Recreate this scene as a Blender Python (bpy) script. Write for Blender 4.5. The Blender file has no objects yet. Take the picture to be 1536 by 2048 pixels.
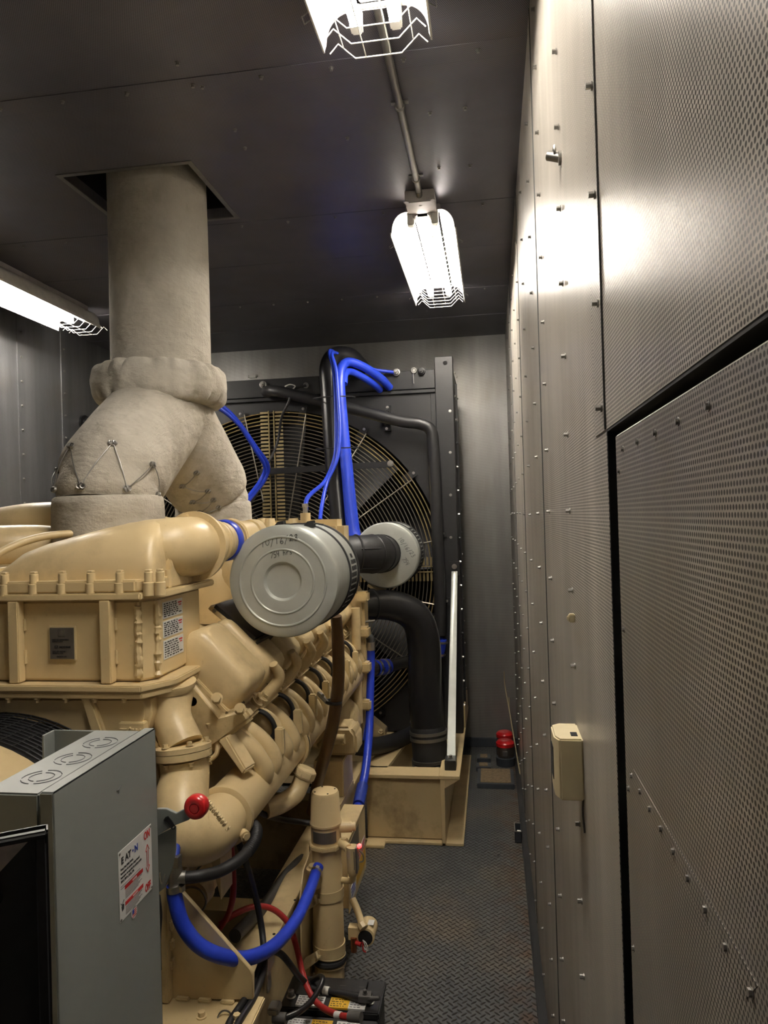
import bpy, bmesh, math, random
from mathutils import Vector, Matrix
random.seed(7)
S = bpy.context.scene
COL = S.collection

# ------------------------------------------------------------------ camera
CAM_H = 1.6
YAW, PITCH, ROLL, FPX = .1484, .0075, .0284, 1440.0
_cy, _sy, _cp, _sp = math.cos(YAW), math.sin(YAW), math.cos(PITCH), math.sin(PITCH)
FWD = Vector((-_sy*_cp, _cy*_cp, _sp))
_r0 = Vector((_cy, _sy, 0)); _u0 = _r0.cross(FWD)
RGT = math.cos(ROLL)*_r0 - math.sin(ROLL)*_u0
UPV = math.sin(ROLL)*_r0 + math.cos(ROLL)*_u0
cam_data = bpy.data.cameras.new('camera')
cam_data.sensor_fit = 'VERTICAL'; cam_data.sensor_height = 36.0
cam_data.lens = 36.0*FPX/2048.0
cam_data.clip_start = .02; cam_data.clip_end = 60
cam = bpy.data.objects.new('camera', cam_data); COL.objects.link(cam)
mw = Matrix.Identity(4)
for i in range(3):
    mw[i][0], mw[i][1], mw[i][2] = RGT[i], UPV[i], -FWD[i]
mw[2][3] = CAM_H
cam.matrix_world = mw
S.camera = cam

def at(px, py, x=None, y=None, z=None):
    """point of the room on a given plane, measured from the photograph"""
    d = FWD + RGT*((px-768)/FPX) - UPV*((py-1024)/FPX)
    if x is not None: t = x/d.x
    elif y is not None: t = y/d.y
    else: t = (z-CAM_H)/d.z
    return Vector((0, 0, CAM_H)) + d*t
def T(*pts):
    return [at(p[0], p[1], y=p[2]) for p in pts]

# ------------------------------------------------------------------ world, exposure
w = bpy.data.worlds.new('world'); S.world = w; w.use_nodes = True
w.node_tree.nodes['Background'].inputs[0].default_value = (.02, .02, .022, 1)
w.node_tree.nodes['Background'].inputs[1].default_value = .3
S.view_settings.view_transform = 'Standard'; S.view_settings.look = 'None'
S.view_settings.gamma = 1; S.view_settings.exposure = 1.2
S.view_settings.use_curve_mapping = False
TUBE_POWER = 46.0
TUBE_COLOUR = (1.0, .93, .84, 1)

# room sizes
XR, XL, YF, YB, ZC = .1275, -2.65, 5.03, -1.3, 2.84

# ------------------------------------------------------------------ materials
def nt_new(name):
    m = bpy.data.materials.new(name); m.use_nodes = True
    nt = m.node_tree; b = nt.nodes['Principled BSDF']
    return m, nt, b
def nd(nt, typ, **kw):
    n = nt.nodes.new(typ)
    for k, v in kw.items():
        if k == 'op': n.operation = v
        elif isinstance(k, str) and k.startswith('i_'): n.inputs[int(k[2:])].default_value = v
        else: setattr(n, k, v)
    return n
def mth(nt, op, a, b=None, c=None):
    n = nt.nodes.new('ShaderNodeMath'); n.operation = op
    for i, v in enumerate((a, b, c)):
        if v is None: continue
        if isinstance(v, (int, float)): n.inputs[i].default_value = v
        else: nt.links.new(v, n.inputs[i])
    return n.outputs[0]
def mixc(nt, f, a, b):
    n = nt.nodes.new('ShaderNodeMix'); n.data_type = 'RGBA'
    for k, v in ((0, f), (6, a), (7, b)):
        if isinstance(v, (int, float, tuple)): n.inputs[k].default_value = v
        else: nt.links.new(v, n.inputs[k])
    return n.outputs[2]
def noise(nt, scale, vec=None, detail=3, rough=.55):
    n = nt.nodes.new('ShaderNodeTexNoise'); n.inputs['Scale'].default_value = scale
    n.inputs['Detail'].default_value = detail; n.inputs['Roughness'].default_value = rough
    if vec is not None: nt.links.new(vec, n.inputs['Vector'])
    return n.outputs['Fac']
def posn(nt, scale=(1, 1, 1)):
    g = nt.nodes.new('ShaderNodeNewGeometry')
    if scale == (1, 1, 1): return g.outputs['Position']
    v = nt.nodes.new('ShaderNodeVectorMath'); v.operation = 'MULTIPLY'
    nt.links.new(g.outputs['Position'], v.inputs[0]); v.inputs[1].default_value = scale
    return v.outputs[0]
def ramp(nt, fac, stops):
    r = nt.nodes.new('ShaderNodeValToRGB'); e = r.color_ramp.elements
    while len(e) < len(stops): e.new(.5)
    for el, (p, c) in zip(e, stops): el.position = p; el.color = c if len(c) == 4 else (*c, 1)
    nt.links.new(fac, r.inputs[0]); return r.outputs['Color']
def bump(nt, b, h, strength=.3, dist=.002, prev=None):
    n = nt.nodes.new('ShaderNodeBump'); n.inputs['Strength'].default_value = strength
    n.inputs['Distance'].default_value = dist; nt.links.new(h, n.inputs['Height'])
    if prev is not None: nt.links.new(prev, n.inputs['Normal'])
    nt.links.new(n.outputs[0], b.inputs['Normal']); return n.outputs[0]
def plain(name, col, rough=.5, metal=0, var=.08, nscale=30, bmp=0, spec=.5, coat=0):
    m, nt, b = nt_new(name)
    c0 = tuple(x*(1-var) for x in col); c1 = tuple(min(1, x*(1+var)) for x in col)
    f = noise(nt, nscale, posn(nt))
    nt.links.new(ramp(nt, f, [(.3, c0), (.7, c1)]), b.inputs['Base Color'])
    b.inputs['Roughness'].default_value = rough; b.inputs['Metallic'].default_value = metal
    b.inputs['Specular IOR Level'].default_value = spec
    if coat: b.inputs['Coat Weight'].default_value = coat; b.inputs['Coat Roughness'].default_value = .2
    if bmp: bump(nt, b, noise(nt, nscale*6, posn(nt)), bmp, .001)
    return m
def painted(name, col, dirt=(.16, .1, .045), rough=.36, amount=.5, bmp=.12):
    m, nt, b = nt_new(name)
    n1 = noise(nt, 5, posn(nt), 6, .65); n2 = noise(nt, 60, posn(nt), 4)
    f = mth(nt, 'MULTIPLY', ramp(nt, n1, [(.52, (0, 0, 0)), (.78, (1, 1, 1))]), amount)
    sp = mth(nt, 'MULTIPLY', ramp(nt, n2, [(.66, (0, 0, 0)), (.74, (1, 1, 1))]), .35*amount)
    base = mixc(nt, noise(nt, 2.3, posn(nt)), tuple(x*.93 for x in col)+(1,), tuple(min(1, x*1.05) for x in col)+(1,))
    c = mixc(nt, mth(nt, 'MAXIMUM', f, sp), base, (*dirt, 1))
    nt.links.new(c, b.inputs['Base Color'])
    nt.links.new(mth(nt, 'MULTIPLY_ADD', n1, .25, rough-.12), b.inputs['Roughness'])
    bump(nt, b, noise(nt, 140, posn(nt), 3), bmp, .0012)
    return m
def perforated(name, axes, tint=(.6, .58, .55), pu=.0048, pv=.0042, rad=.00135, streak=True, rough=.34, holes=.12, metal=.75, spec=.5):
    """galvanised perforated sheet: staggered round holes in the plane of two world axes"""
    m, nt, b = nt_new(name)
    g = nt.nodes.new('ShaderNodeNewGeometry')
    s = nt.nodes.new('ShaderNodeSeparateXYZ'); nt.links.new(g.outputs['Position'], s.inputs[0])
    U, V = s.outputs[axes[0]], s.outputs[axes[1]]
    def lat(off):
        a = mth(nt, 'MULTIPLY', mth(nt, 'SUBTRACT', mth(nt, 'FRACT', mth(nt, 'ADD', mth(nt, 'DIVIDE', U, pu), off)), .5), pu)
        c = mth(nt, 'MULTIPLY', mth(nt, 'SUBTRACT', mth(nt, 'FRACT', mth(nt, 'ADD', mth(nt, 'DIVIDE', V, 2*pv), off)), .5), 2*pv)
        return mth(nt, 'SQRT', mth(nt, 'ADD', mth(nt, 'MULTIPLY', a, a), mth(nt, 'MULTIPLY', c, c)))
    d = mth(nt, 'MINIMUM', lat(0.0), lat(.5))
    mr = nt.nodes.new('ShaderNodeMapRange'); mr.interpolation_type = 'SMOOTHSTEP'
    nt.links.new(d, mr.inputs[0])
    mr.inputs[1].default_value = rad*.8; mr.inputs[2].default_value = rad*1.2
    mask = mr.outputs[0]                                   # 0 in a hole, 1 on metal
    sc = [9, 9, 9]; sc[axes[1]] = .9
    if not streak: sc = [2, 2, 2]
    n1 = noise(nt, 1.0, posn(nt, tuple(sc)), 5, .6)
    n2 = noise(nt, 3.0, posn(nt), 5, .6)
    t0 = tuple(x*.72 for x in tint); t1 = tuple(min(1, x*1.12) for x in tint)
    c = ramp(nt, n1, [(.3, t0), (.7, t1)])
    c = mixc(nt, mth(nt, 'MULTIPLY', ramp(nt, n2, [(.50, (0, 0, 0)), (.85, (1, 1, 1))]), .4), c, (.30, .23, .15, 1))
    c = mixc(nt, mask, tuple(x*holes for x in tint)+(1,), c)
    nt.links.new(c, b.inputs['Base Color'])
    nt.links.new(mth(nt, 'MULTIPLY', mask, metal), b.inputs['Metallic'])
    nt.links.new(mth(nt, 'MULTIPLY_ADD', n2, .12, rough-.06), b.inputs['Roughness'])
    b.inputs['Specular IOR Level'].default_value = spec
    bump(nt, b, noise(nt, 2.2, posn(nt), 2), .25, .02)
    return m

M = {}
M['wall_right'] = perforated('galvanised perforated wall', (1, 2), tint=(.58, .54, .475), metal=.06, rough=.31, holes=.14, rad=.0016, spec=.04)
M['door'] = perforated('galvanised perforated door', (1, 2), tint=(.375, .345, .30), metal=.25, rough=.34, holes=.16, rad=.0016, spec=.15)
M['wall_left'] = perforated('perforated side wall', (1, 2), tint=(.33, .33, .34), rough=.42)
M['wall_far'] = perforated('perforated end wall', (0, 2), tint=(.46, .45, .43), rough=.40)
M['ceiling'] = perforated('perforated ceiling', (0, 1), tint=(.225, .215, .25), streak=False, rough=.42, metal=.55)  # same sheet metal as the walls; low light is put into this darker tint
M['cream'] = painted('cream engine paint', (.68, .53, .29))
M['cream_clean'] = painted('cream paint cleaner', (.70, .555, .31), amount=.2)
M['cream_dirty'] = painted('cream paint grimy', (.60, .465, .25), amount=.95)
M['grey_paint'] = painted('grey enclosure paint', (.23, .245, .235), dirt=(.15, .14, .12), rough=.42, amount=.15, bmp=.04)
M['black'] = plain('black powder coat', (.018, .018, .019), .42, bmp=.05)
M['black_rust'] = None
M['black_gloss'] = plain('black gloss pipe', (.013, .013, .014), .28)
M['rubber'] = plain('black rubber', (.016, .016, .017), .5)
M['grey_rubber'] = plain('weathered rubber', (.085, .08, .075), .55)
M['silicone'] = plain('blue silicone hose', (.02, .055, .55), .34, var=.04)
M['steel'] = plain('bright steel', (.62, .60, .57), .3, 1)
M['dull_steel'] = plain('dull steel', (.34, .33, .31), .45, 1)
M['galv'] = plain('galvanised sheet', (.48, .50, .46), .40, .35, .06, 14, bmp=.02)
M['galv_dark'] = plain('galvanised band', (.10, .105, .105), .4, .6)
M['yellow_zinc'] = plain('yellow zinc wire', (.62, .50, .26), .35, .85, .2, 5)
M['zinc_wire'] = plain('grey zinc wire', (.30, .275, .225), .4, .8, .25, 4)
M['white_enamel'] = plain('white enamel', (.66, .645, .60), .35)
M['lamp_grey'] = plain('lamp housing grey', (.40, .37, .36), .5)
M['red'] = plain('red plastic', (.55, .012, .015), .28, coat=.4)
M['red_cable'] = plain('red cable jacket', (.34, .022, .02), .45)
M['white'] = plain('white label', (.70, .70, .68), .45, var=.03)
M['ink'] = plain('black ink', (.02, .02, .022), .6)
M['ink_soft'] = plain('grey pen', (.10, .10, .11), .6)
M['ink_red'] = plain('red ink', (.55, .02, .02), .5)
M['ink_blue'] = plain('blue ink', (.015, .04, .30), .5)
M['plate_grey'] = plain('grey name plate', (.15, .135, .115), .4, .4)
M['yellow_label'] = plain('amber label', (.72, .42, .03), .45)
M['brown_hose'] = plain('brown hose', (.12, .062, .022), .38)
M['ivory'] = plain('ivory plastic', (.66, .57, .36), .42, var=.03)
M['floor_grey'] = plain('dark blue grey paint', (.045, .052, .062), .45)
M['ply'] = plain('brown board', (.22, .16, .09), .7, var=.3, nscale=60)
M['copper'] = plain('copper', (.42, .17, .08), .4, .9)
M['stick'] = plain('dry cane', (.36, .29, .17), .6)
M['void'] = plain('dark cavity', (.006, .006, .007), .8)
M['worn'] = plain('worn brown steel', (.50, .42, .38), .28, .3, .3, 40)
M['white_wire'] = plain('white wire', (.6, .58, .54), .5)

def fabric():
    m, nt, b = nt_new('insulation blanket')
    n1 = noise(nt, 3.5, posn(nt, (1, 1, .6)), 6, .65)
    c = ramp(nt, n1, [(.3, (.33, .295, .235)), (.52, (.50, .46, .385)), (.75, (.60, .56, .48))])
    n3 = noise(nt, 11, posn(nt, (1, 1, .5)), 4)
    c = mixc(nt, mth(nt, 'MULTIPLY', ramp(nt, n3, [(.6, (0, 0, 0)), (.75, (1, 1, 1))]), .3), c, (.20, .165, .12, 1))
    nt.links.new(c, b.inputs['Base Color']); b.inputs['Roughness'].default_value = .95
    b.inputs['Specular IOR Level'].default_value = .1
    w1 = nt.nodes.new('ShaderNodeTexWave'); w1.inputs['Scale'].default_value = 130; w1.bands_direction = 'Z'
    w2 = nt.nodes.new('ShaderNodeTexWave'); w2.inputs['Scale'].default_value = 130; w2.bands_direction = 'X'
    for q in (w1, w2):
        nt.links.new(posn(nt), q.inputs['Vector']); q.inputs['Distortion'].default_value = 1.5
    p = bump(nt, b, noise(nt, 9, posn(nt, (1, 1, 1.6)), 5), .8, .025)
    bump(nt, b, mth(nt, 'ADD', w1.outputs['Fac'], w2.outputs['Fac']), .35, .0012, p)
    return m
M['fabric'] = fabric()

def rusty_panel():
    m, nt, b = nt_new('black panel with rust specks')
    n1 = noise(nt, 70, posn(nt, (1, 1, .28)), 3); n2 = noise(nt, 3, posn(nt))
    f = mth(nt, 'MULTIPLY', ramp(nt, n1, [(.62, (0, 0, 0)), (.70, (1, 1, 1))]), ramp(nt, n2, [(.4, (0, 0, 0)), (.6, (.5, .5, .5))]))
    nt.links.new(mixc(nt, f, (.02, .02, .021, 1), (.10, .062, .035, 1)), b.inputs['Base Color'])
    b.inputs['Roughness'].default_value = .45
    return m
M['black_rust'] = rusty_panel()

def tread_floor():
    m, nt, b = nt_new('painted tread plate')
    g = nt.nodes.new('ShaderNodeNewGeometry'); s = nt.nodes.new('ShaderNodeSeparateXYZ')
    nt.links.new(g.outputs['Position'], s.inputs[0]); X, Y = s.outputs[0], s.outputs[1]
    p = .030
    def lug(off, ang):
        u = mth(nt, 'ADD', mth(nt, 'DIVIDE', X, p), off); v = mth(nt, 'ADD', mth(nt, 'DIVIDE', Y, p), off)
        a = mth(nt, 'SUBTRACT', mth(nt, 'FRACT', u), .5); c = mth(nt, 'SUBTRACT', mth(nt, 'FRACT', v), .5)
        ca, sa = math.cos(ang), math.sin(ang)
        r1 = mth(nt, 'ADD', mth(nt, 'MULTIPLY', a, ca), mth(nt, 'MULTIPLY', c, sa))
        r2 = mth(nt, 'SUBTRACT', mth(nt, 'MULTIPLY', c, ca), mth(nt, 'MULTIPLY', a, sa))
        r1 = mth(nt, 'DIVIDE', r1, .40); r2 = mth(nt, 'DIVIDE', r2, .12)
        d = mth(nt, 'ADD', mth(nt, 'MULTIPLY', r1, r1), mth(nt, 'MULTIPLY', r2, r2))
        return mth(nt, 'MAXIMUM', mth(nt, 'SUBTRACT', 1.0, d), 0.0)
    h = mth(nt, 'MAXIMUM', lug(0.0, math.pi/4), lug(.5, -math.pi/4))
    n1 = noise(nt, 2.4, posn(nt), 6, .65); n2 = noise(nt, 14, posn(nt), 4)
    c = ramp(nt, n1, [(.3, (.050, .055, .060)), (.5, (.078, .080, .078)), (.68, (.115, .096, .072))])
    # rust towards the wall edge
    edge = nt.nodes.new('ShaderNodeMapRange'); nt.links.new(X, edge.inputs[0])
    edge.inputs[1].default_value = -.06; edge.inputs[2].default_value = .10
    rf = mth(nt, 'MULTIPLY', mth(nt, 'MULTIPLY', edge.outputs[0], ramp(nt, n2, [(.42, (0, 0, 0)), (.62, (1, 1, 1))])), .85)
    c = mixc(nt, rf, c, (.085, .042, .018, 1))
    lugw = mth(nt, 'MULTIPLY', ramp(nt, h, [(.3, (0, 0, 0)), (.7, (1, 1, 1))]), .75)
    c = mixc(nt, lugw, c, (.045, .032, .022, 1))
    n3 = noise(nt, 22, posn(nt), 2)
    c = mixc(nt, mth(nt, 'MULTIPLY', ramp(nt, n3, [(.70, (0, 0, 0)), (.74, (1, 1, 1))]), .8), c, (.012, .011, .010, 1))
    nt.links.new(c, b.inputs['Base Color']); b.inputs['Roughness'].default_value = .55
    bump(nt, b, h, 1.0, .008)
    return m
M['floor'] = tread_floor()

def emit(name, col, power):
    m, nt, b = nt_new(name)
    b.inputs['Base Color'].default_value = (.9, .9, .9, 1)
    b.inputs['Emission Color'].default_value = col; b.inputs['Emission Strength'].default_value = power
    return m
M['tube'] = emit('lit fluorescent tube', TUBE_COLOUR, TUBE_POWER)
M['red_led'] = emit('lit red indicator', (1, .02, .02, 1), 2.5)

# ------------------------------------------------------------------ mesh tools
def frame(d):
    d = Vector(d).normalized()
    a = Vector((0, 0, 1)) if abs(d.z) < .9 else Vector((1, 0, 0))
    x = a.cross(d).normalized(); return x, d.cross(x), d
def smooth_path(pts, n=6):
    P = [Vector(p) for p in pts]
    if len(P) < 3: return P
    out = []
    for i in range(len(P)-1):
        p0 = P[i-1] if i else P[0]*2-P[1]; p1, p2 = P[i], P[i+1]
        p3 = P[i+2] if i+2 < len(P) else P[-1]*2-P[-2]
        for k in range(n):
            t = k/n
            out.append(.5*((2*p1)+(p2-p0)*t+(2*p0-5*p1+4*p2-p3)*t*t+(3*p1-p0-3*p2+p3)*t**3))
    out.append(P[-1]); return out
class MB:
    def __init__(s): s.v = []; s.f = []
    def add(s, vs, fs):
        o = len(s.v); s.v += [Vector(v) for v in vs]; s.f += [[i+o for i in f] for f in fs]; return s
    def box(s, c, d, R=None):
        c = Vector(c); h = [q/2 for q in d]; vs = []
        for z in (-1, 1):
            for y in (-1, 1):
                for x in (-1, 1):
                    p = Vector((x*h[0], y*h[1], z*h[2])); vs.append(c+(R@p if R else p))
        return s.add(vs, [[0, 2, 3, 1], [4, 5, 7, 6], [0, 1, 5, 4], [2, 6, 7, 3], [0, 4, 6, 2], [1, 3, 7, 5]])
    def bb(s, a, b): return s.box([(a[i]+b[i])/2 for i in range(3)], [abs(a[i]-b[i]) for i in range(3)])
    def ring(s, c, x, y, r, n, ry=None):
        ry = r if ry is None else ry
        return [Vector(c)+x*(r*math.cos(2*math.pi*k/n))+y*(ry*math.sin(2*math.pi*k/n)) for k in range(n)]
    def loft(s, rings, caps=True, closed=False):
        n = len(rings[0]); vs = [p for r in rings for p in r]; fs = []
        m = len(rings)
        for i in range(m if closed else m-1):
            j = (i+1) % m
            for k in range(n):
                fs.append([i*n+k, i*n+(k+1) % n, j*n+(k+1) % n, j*n+k])
        if caps and not closed: fs.append(list(range(n))[::-1]); fs.append([(m-1)*n+k for k in range(n)])
        return s.add(vs, fs)
    def cyl(s, a, b, r, r2=None, n=20, caps=True):
        a, b = Vector(a), Vector(b); x, y, d = frame(b-a)
        return s.loft([s.ring(a, x, y, r, n), s.ring(b, x, y, r if r2 is None else r2, n)], caps)
    def tube(s, pts, r, n=12, sm=6, caps=True, flat=1.0):
        P = smooth_path(pts, sm) if sm else [Vector(p) for p in pts]
        m = len(P); rs = r if isinstance(r, (list, tuple)) else [r]*len(pts)
        rr = []
        for i in range(m):
            t = i/(m-1)*(len(rs)-1); k = min(int(t), len(rs)-2); u = t-k; u = u*u*(3-2*u) if sm else u
            rr.append(rs[k]*(1-u)+rs[k+1]*u)
        rings = []; x = None
        for i in range(m):
            d = (P[min(i+1, m-1)]-P[max(i-1, 0)]).normalized()
            if x is None: x = frame(d)[0]
            x = (x-d*x.dot(d)).normalized(); y = d.cross(x)
            rings.append(s.ring(P[i], x, y, rr[i], n, rr[i]*flat))
        return s.loft(rings, caps)
    def lathe(s, c, d, prof, n=32, caps=True):
        """prof: (distance along d, radius)"""
        x, y, d = frame(d); c = Vector(c)
        return s.loft([s.ring(c+d*a, x, y, max(r, 1e-4), n) for a, r in prof], caps)
    def torus(s, c, d, R, r, n=64, m=6, a0=0, a1=2*math.pi):
        x, y, d = frame(d); rings = []; c = Vector(c)
        full = abs(a1-a0-2*math.pi) < 1e-6
        for i in range(n if full else n+1):
            t = a0+(a1-a0)*i/n; q = x*math.cos(t)+y*math.sin(t)
            rings.append(s.ring(c+q*R, q, d, r, m))
        return s.loft(rings, True, full)
    def prism(s, pts, off):
        off = Vector(off); P = [Vector(p) for p in pts]; n = len(P)
        fs = [list(range(n))[::-1], [n+k for k in range(n)]]
        fs += [[k, (k+1) % n, n+(k+1) % n, n+k] for k in range(n)]
        return s.add(P+[p+off for p in P], fs)
    def hexbolt(s, p, d, w=.012, h=.009, washer=True):
        x, y, d = frame(d); p = Vector(p)
        if washer: s.loft([s.ring(p, x, y, w*.85, 14), s.ring(p+d*h*.25, x, y, w*.85, 14)])
        s.loft([s.ring(p+d*h*.25, x, y, w*.6, 6), s.ring(p+d*h, x, y, w*.6, 6)])
        return s
    def build(s, name, mat, parent=None, bevel=0, seg=2, smooth=38, label=None):
        me = bpy.data.meshes.new(name); me.from_pydata([tuple(v) for v in s.v], [], s.f)
        bm = bmesh.new(); bm.from_mesh(me); bmesh.ops.recalc_face_normals(bm, faces=bm.faces)
        if bevel:
            es = [e for e in bm.edges if len(e.link_faces) == 2 and e.calc_face_angle(0) > .6]
            bmesh.ops.bevel(bm, geom=es, offset=bevel, segments=seg, affect='EDGES', clamp_overlap=True)
        bm.to_mesh(me); bm.free()
        me.materials.append(M[mat] if isinstance(mat, str) else mat)
        if smooth:
            me.shade_smooth(); me.set_sharp_from_angle(angle=math.radians(smooth))
        o = bpy.data.objects.new(name, me); COL.objects.link(o)
        if parent is not None: adopt(o, parent)
        if label: o['label'] = label
        return o
def world_loc(p):
    v = Vector(p.location)
    if p.parent is not None: v = v+p.matrix_parent_inverse.translation+world_loc(p.parent)
    return v
def adopt(o, p):
    o.parent = p; o.matrix_parent_inverse = Matrix.Translation(-world_loc(p))
def tag(o, label, cat, group=None):
    o['label'] = label; o['category'] = cat
    if group: o['group'] = group
    return o
def thing(name, loc, label, cat, group=None):
    o = bpy.data.objects.new(name, None); o.empty_display_size = .05; COL.objects.link(o); o.location = loc
    return tag(o, label, cat, group)
def struct(o):
    o['kind'] = 'structure'; return o
def clone(o, off, parent):
    """linked copy of a part, moved by off, under the same or another parent"""
    c = o.copy(); COL.objects.link(c); c.parent = parent
    c.matrix_parent_inverse = o.matrix_parent_inverse.copy() if parent is o.parent else Matrix.Translation(-world_loc(parent))
    c.location = o.location + Vector(off)
    return c
_txt = {}
def text_mesh(body, size, org, right, up, mat, name, parent, extrude=.0004, shear=0, bold=0, align='LEFT', sx=1.0):
    cu = bpy.data.curves.new('lettering', 'FONT'); cu.body = body; cu.size = size; cu.extrude = extrude
    cu.shear = shear; cu.offset = bold; cu.align_x = align; cu.resolution_u = 3; cu.space_line = 1.0
    ob = bpy.data.objects.new('lettering', cu); COL.objects.link(ob)
    bpy.context.view_layer.update()
    me = bpy.data.meshes.new_from_object(ob.evaluated_get(bpy.context.evaluated_depsgraph_get()))
    bpy.data.objects.remove(ob)
    r = Vector(right).normalized(); u = Vector(up).normalized(); n = r.cross(u)
    mt = Matrix.Identity(4)
    for i in range(3): mt[i][0], mt[i][1], mt[i][2], mt[i][3] = r[i]*sx, u[i], n[i], org[i]
    me.transform(mt); me.materials.clear(); me.materials.append(M[mat])
    o = bpy.data.objects.new(name, me); COL.objects.link(o)
    if parent is not None: adopt(o, parent)
    return o

STROKES = {
 '1': [[(.3, 0), (.3, 1)]], '0': [[(.3, 1), (.05, .7), (.05, .3), (.3, 0), (.55, .3), (.55, .7), (.3, 1)]], '/': [[(.05, -.2), (.5, 1.15)]],
 '6': [[(.45, 1), (.12, .55), (.08, .2), (.3, 0), (.52, .2), (.35, .45), (.12, .3)]], '2': [[(.08, .75), (.3, 1), (.5, .75), (.3, .4), (.05, .05), (.3, .1), (.58, 0)]],
 '3': [[(.1, .9), (.4, 1), (.45, .72), (.2, .55), (.5, .4), (.45, .08), (.1, .05)]], '7': [[(.05, .95), (.5, .95), (.2, 0)]],
 '5': [[(.5, 1), (.15, 1), (.12, .6), (.45, .55), (.45, .1), (.1, .02)]], '4': [[(.12, 1), (.1, .5), (.5, .5)], [(.45, 1), (.42, 0)]],
 'h': [[(.1, 1), (.08, 0)], [(.08, .35), (.3, .55), (.42, .3), (.42, 0)]], 'r': [[(.1, .55), (.1, 0)], [(.1, .3), (.3, .55), (.45, .5)]], 's': [[(.42, .5), (.2, .5), (.15, .32), (.4, .22), (.35, 0), (.05, .03)]],
 '8': [[(.3, .52), (.1, .78), (.3, 1), (.5, .78), (.3, .52), (.05, .25), (.3, 0), (.55, .25), (.3, .52)]], '-': [[(.1, .5), (.45, .5)]], ' ': []}
def pen(body, size, org, right, up, mat, parent, rad=.0007, step=.62, lean=.15):
    r = Vector(right).normalized(); u = Vector(up).normalized(); org = Vector(org); b = MB(); rn = random.Random(len(body))
    for i, ch in enumerate(body):
        dy = rn.uniform(-.08, .08)
        for st in STROKES[ch]:
            b.tube([org+r*((i*step+x+lean*y)*size)+u*((y+dy)*size) for x, y in st], rad, 5, 4)
    return b.build('handwriting', mat, parent)

# ================================================================== SETTING
# ---- floor
b = MB(); b.bb((XL-.1, YB-.1, -.06), (XR+.1, YF+.1, 0)); struct(b.build('floor', 'floor', smooth=0))
# ---- right wall with a door opening
DY0, DY1, DZ = -.16, .819, 1.690
b = MB()
b.bb((XR, DY1, 0), (XR+.05, YF, ZC)); b.bb((XR, YB, DZ), (XR+.05, DY1, ZC)); b.bb((XR, YB, 0), (XR+.05, DY0, DZ))
WR = struct(b.build('wall_right', 'wall_right', smooth=0))
b = MB(); b.bb((XR+.032, DY0, 0), (XR+.05, DY1, DZ))
b.bb((XR+.0004, DY1-.003, 0), (XR+.034, DY1+.0005, DZ)); b.bb((XR+.0004, DY0, DZ-.003), (XR+.034, DY1, DZ+.0005))
jam = struct(b.build('trim_1', 'void', smooth=0))
b = MB(); b.bb((XR+.001, DY0+.04, .03), (XR+.026, DY1-.048, DZ-.012))
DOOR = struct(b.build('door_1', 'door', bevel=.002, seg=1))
# bright stiffener fold running across the leaf, screws along its edges
p0, p1 = at(1262, 1552, x=XR), at(1500, 1985, x=XR)
for k in range(9):
    t = k/8; MB().hexbolt((XR+.001, p0.y*(1-t)+p1.y*t, p0.z*(1-t)+p1.z*t), (-1, 0, 0), .0038, .0022).build('screw', 'dull_steel', DOOR)
for k in range(7):
    MB().hexbolt((XR+.001, DY1-.065, DZ-.05-k*.16), (-1, 0, 0), .0038, .0022).build('screw', 'dull_steel', DOOR)
for k in range(5):
    MB().hexbolt((XR+.001, DY1-.09-k*.07, DZ-.030), (-1, 0, 0), .0038, .0022).build('screw', 'dull_steel', DOOR)
b = MB(); b.prism([p0+Vector((.001, -.010, .010)), p1+Vector((.001, -.010, .010)), p1+Vector((.001, .010, -.010)), p0+Vector((.001, .010, -.010))], (-.0004, 0, 0)); b.build('stiffener_fold', 'door', DOOR)
# lap joints and fixing screws of the wall sheets
for y in (.822, 1.80, 2.82, 3.85):
    lb = MB(); lb.bb((XR-.0022, y-.002, DZ if y < .9 else .03), (XR+.001, y, ZC)); lb.build('lap_edge', 'galv_dark', WR, smooth=0)
    lb = MB(); lb.bb((XR-.0012, y, DZ if y < .9 else .03), (XR+.001, y+.075, ZC)); lb.build('lap_joint', 'wall_right', WR, smooth=0)
spots = []
for y, dz in ((.84, .12), (1.2, .125), (1.62, .14), (1.985, .15), (2.40, .15), (2.84, .15), (3.23, .15), (3.58, .15), (4.0, .15), (4.4, .15), (4.75, .15)):
    k = -12
    while k < 12:
        z = 1.6+k*dz; k += 1
        if z < .08 or z > ZC-.05 or (y < .9 and z < DZ+.02): continue
        spots.append((y+random.uniform(-.004, .004), z+random.uniform(-.005, .005)))
spots.sort(key=lambda q: math.hypot(q[0], q[1]-1.6))
s0 = None
for y, z in spots[:100]:
    if s0 is None:
        b = MB(); b.hexbolt((XR-.0012, 0, 0), (-1, 0, 0), .0058, .0075); s0 = b.build('screw', 'dull_steel', WR); s0.location = (0, y, z)
    else:
        c = s0.copy(); COL.objects.link(c); c.location = (0, y, z)
b = MB()
for y, z in spots[100:]: b.hexbolt((XR-.0012, y, z), (-1, 0, 0), .0058, .0075)
o = b.build('screw', 'dull_steel', WR); o['kind'] = 'stuff'
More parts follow.
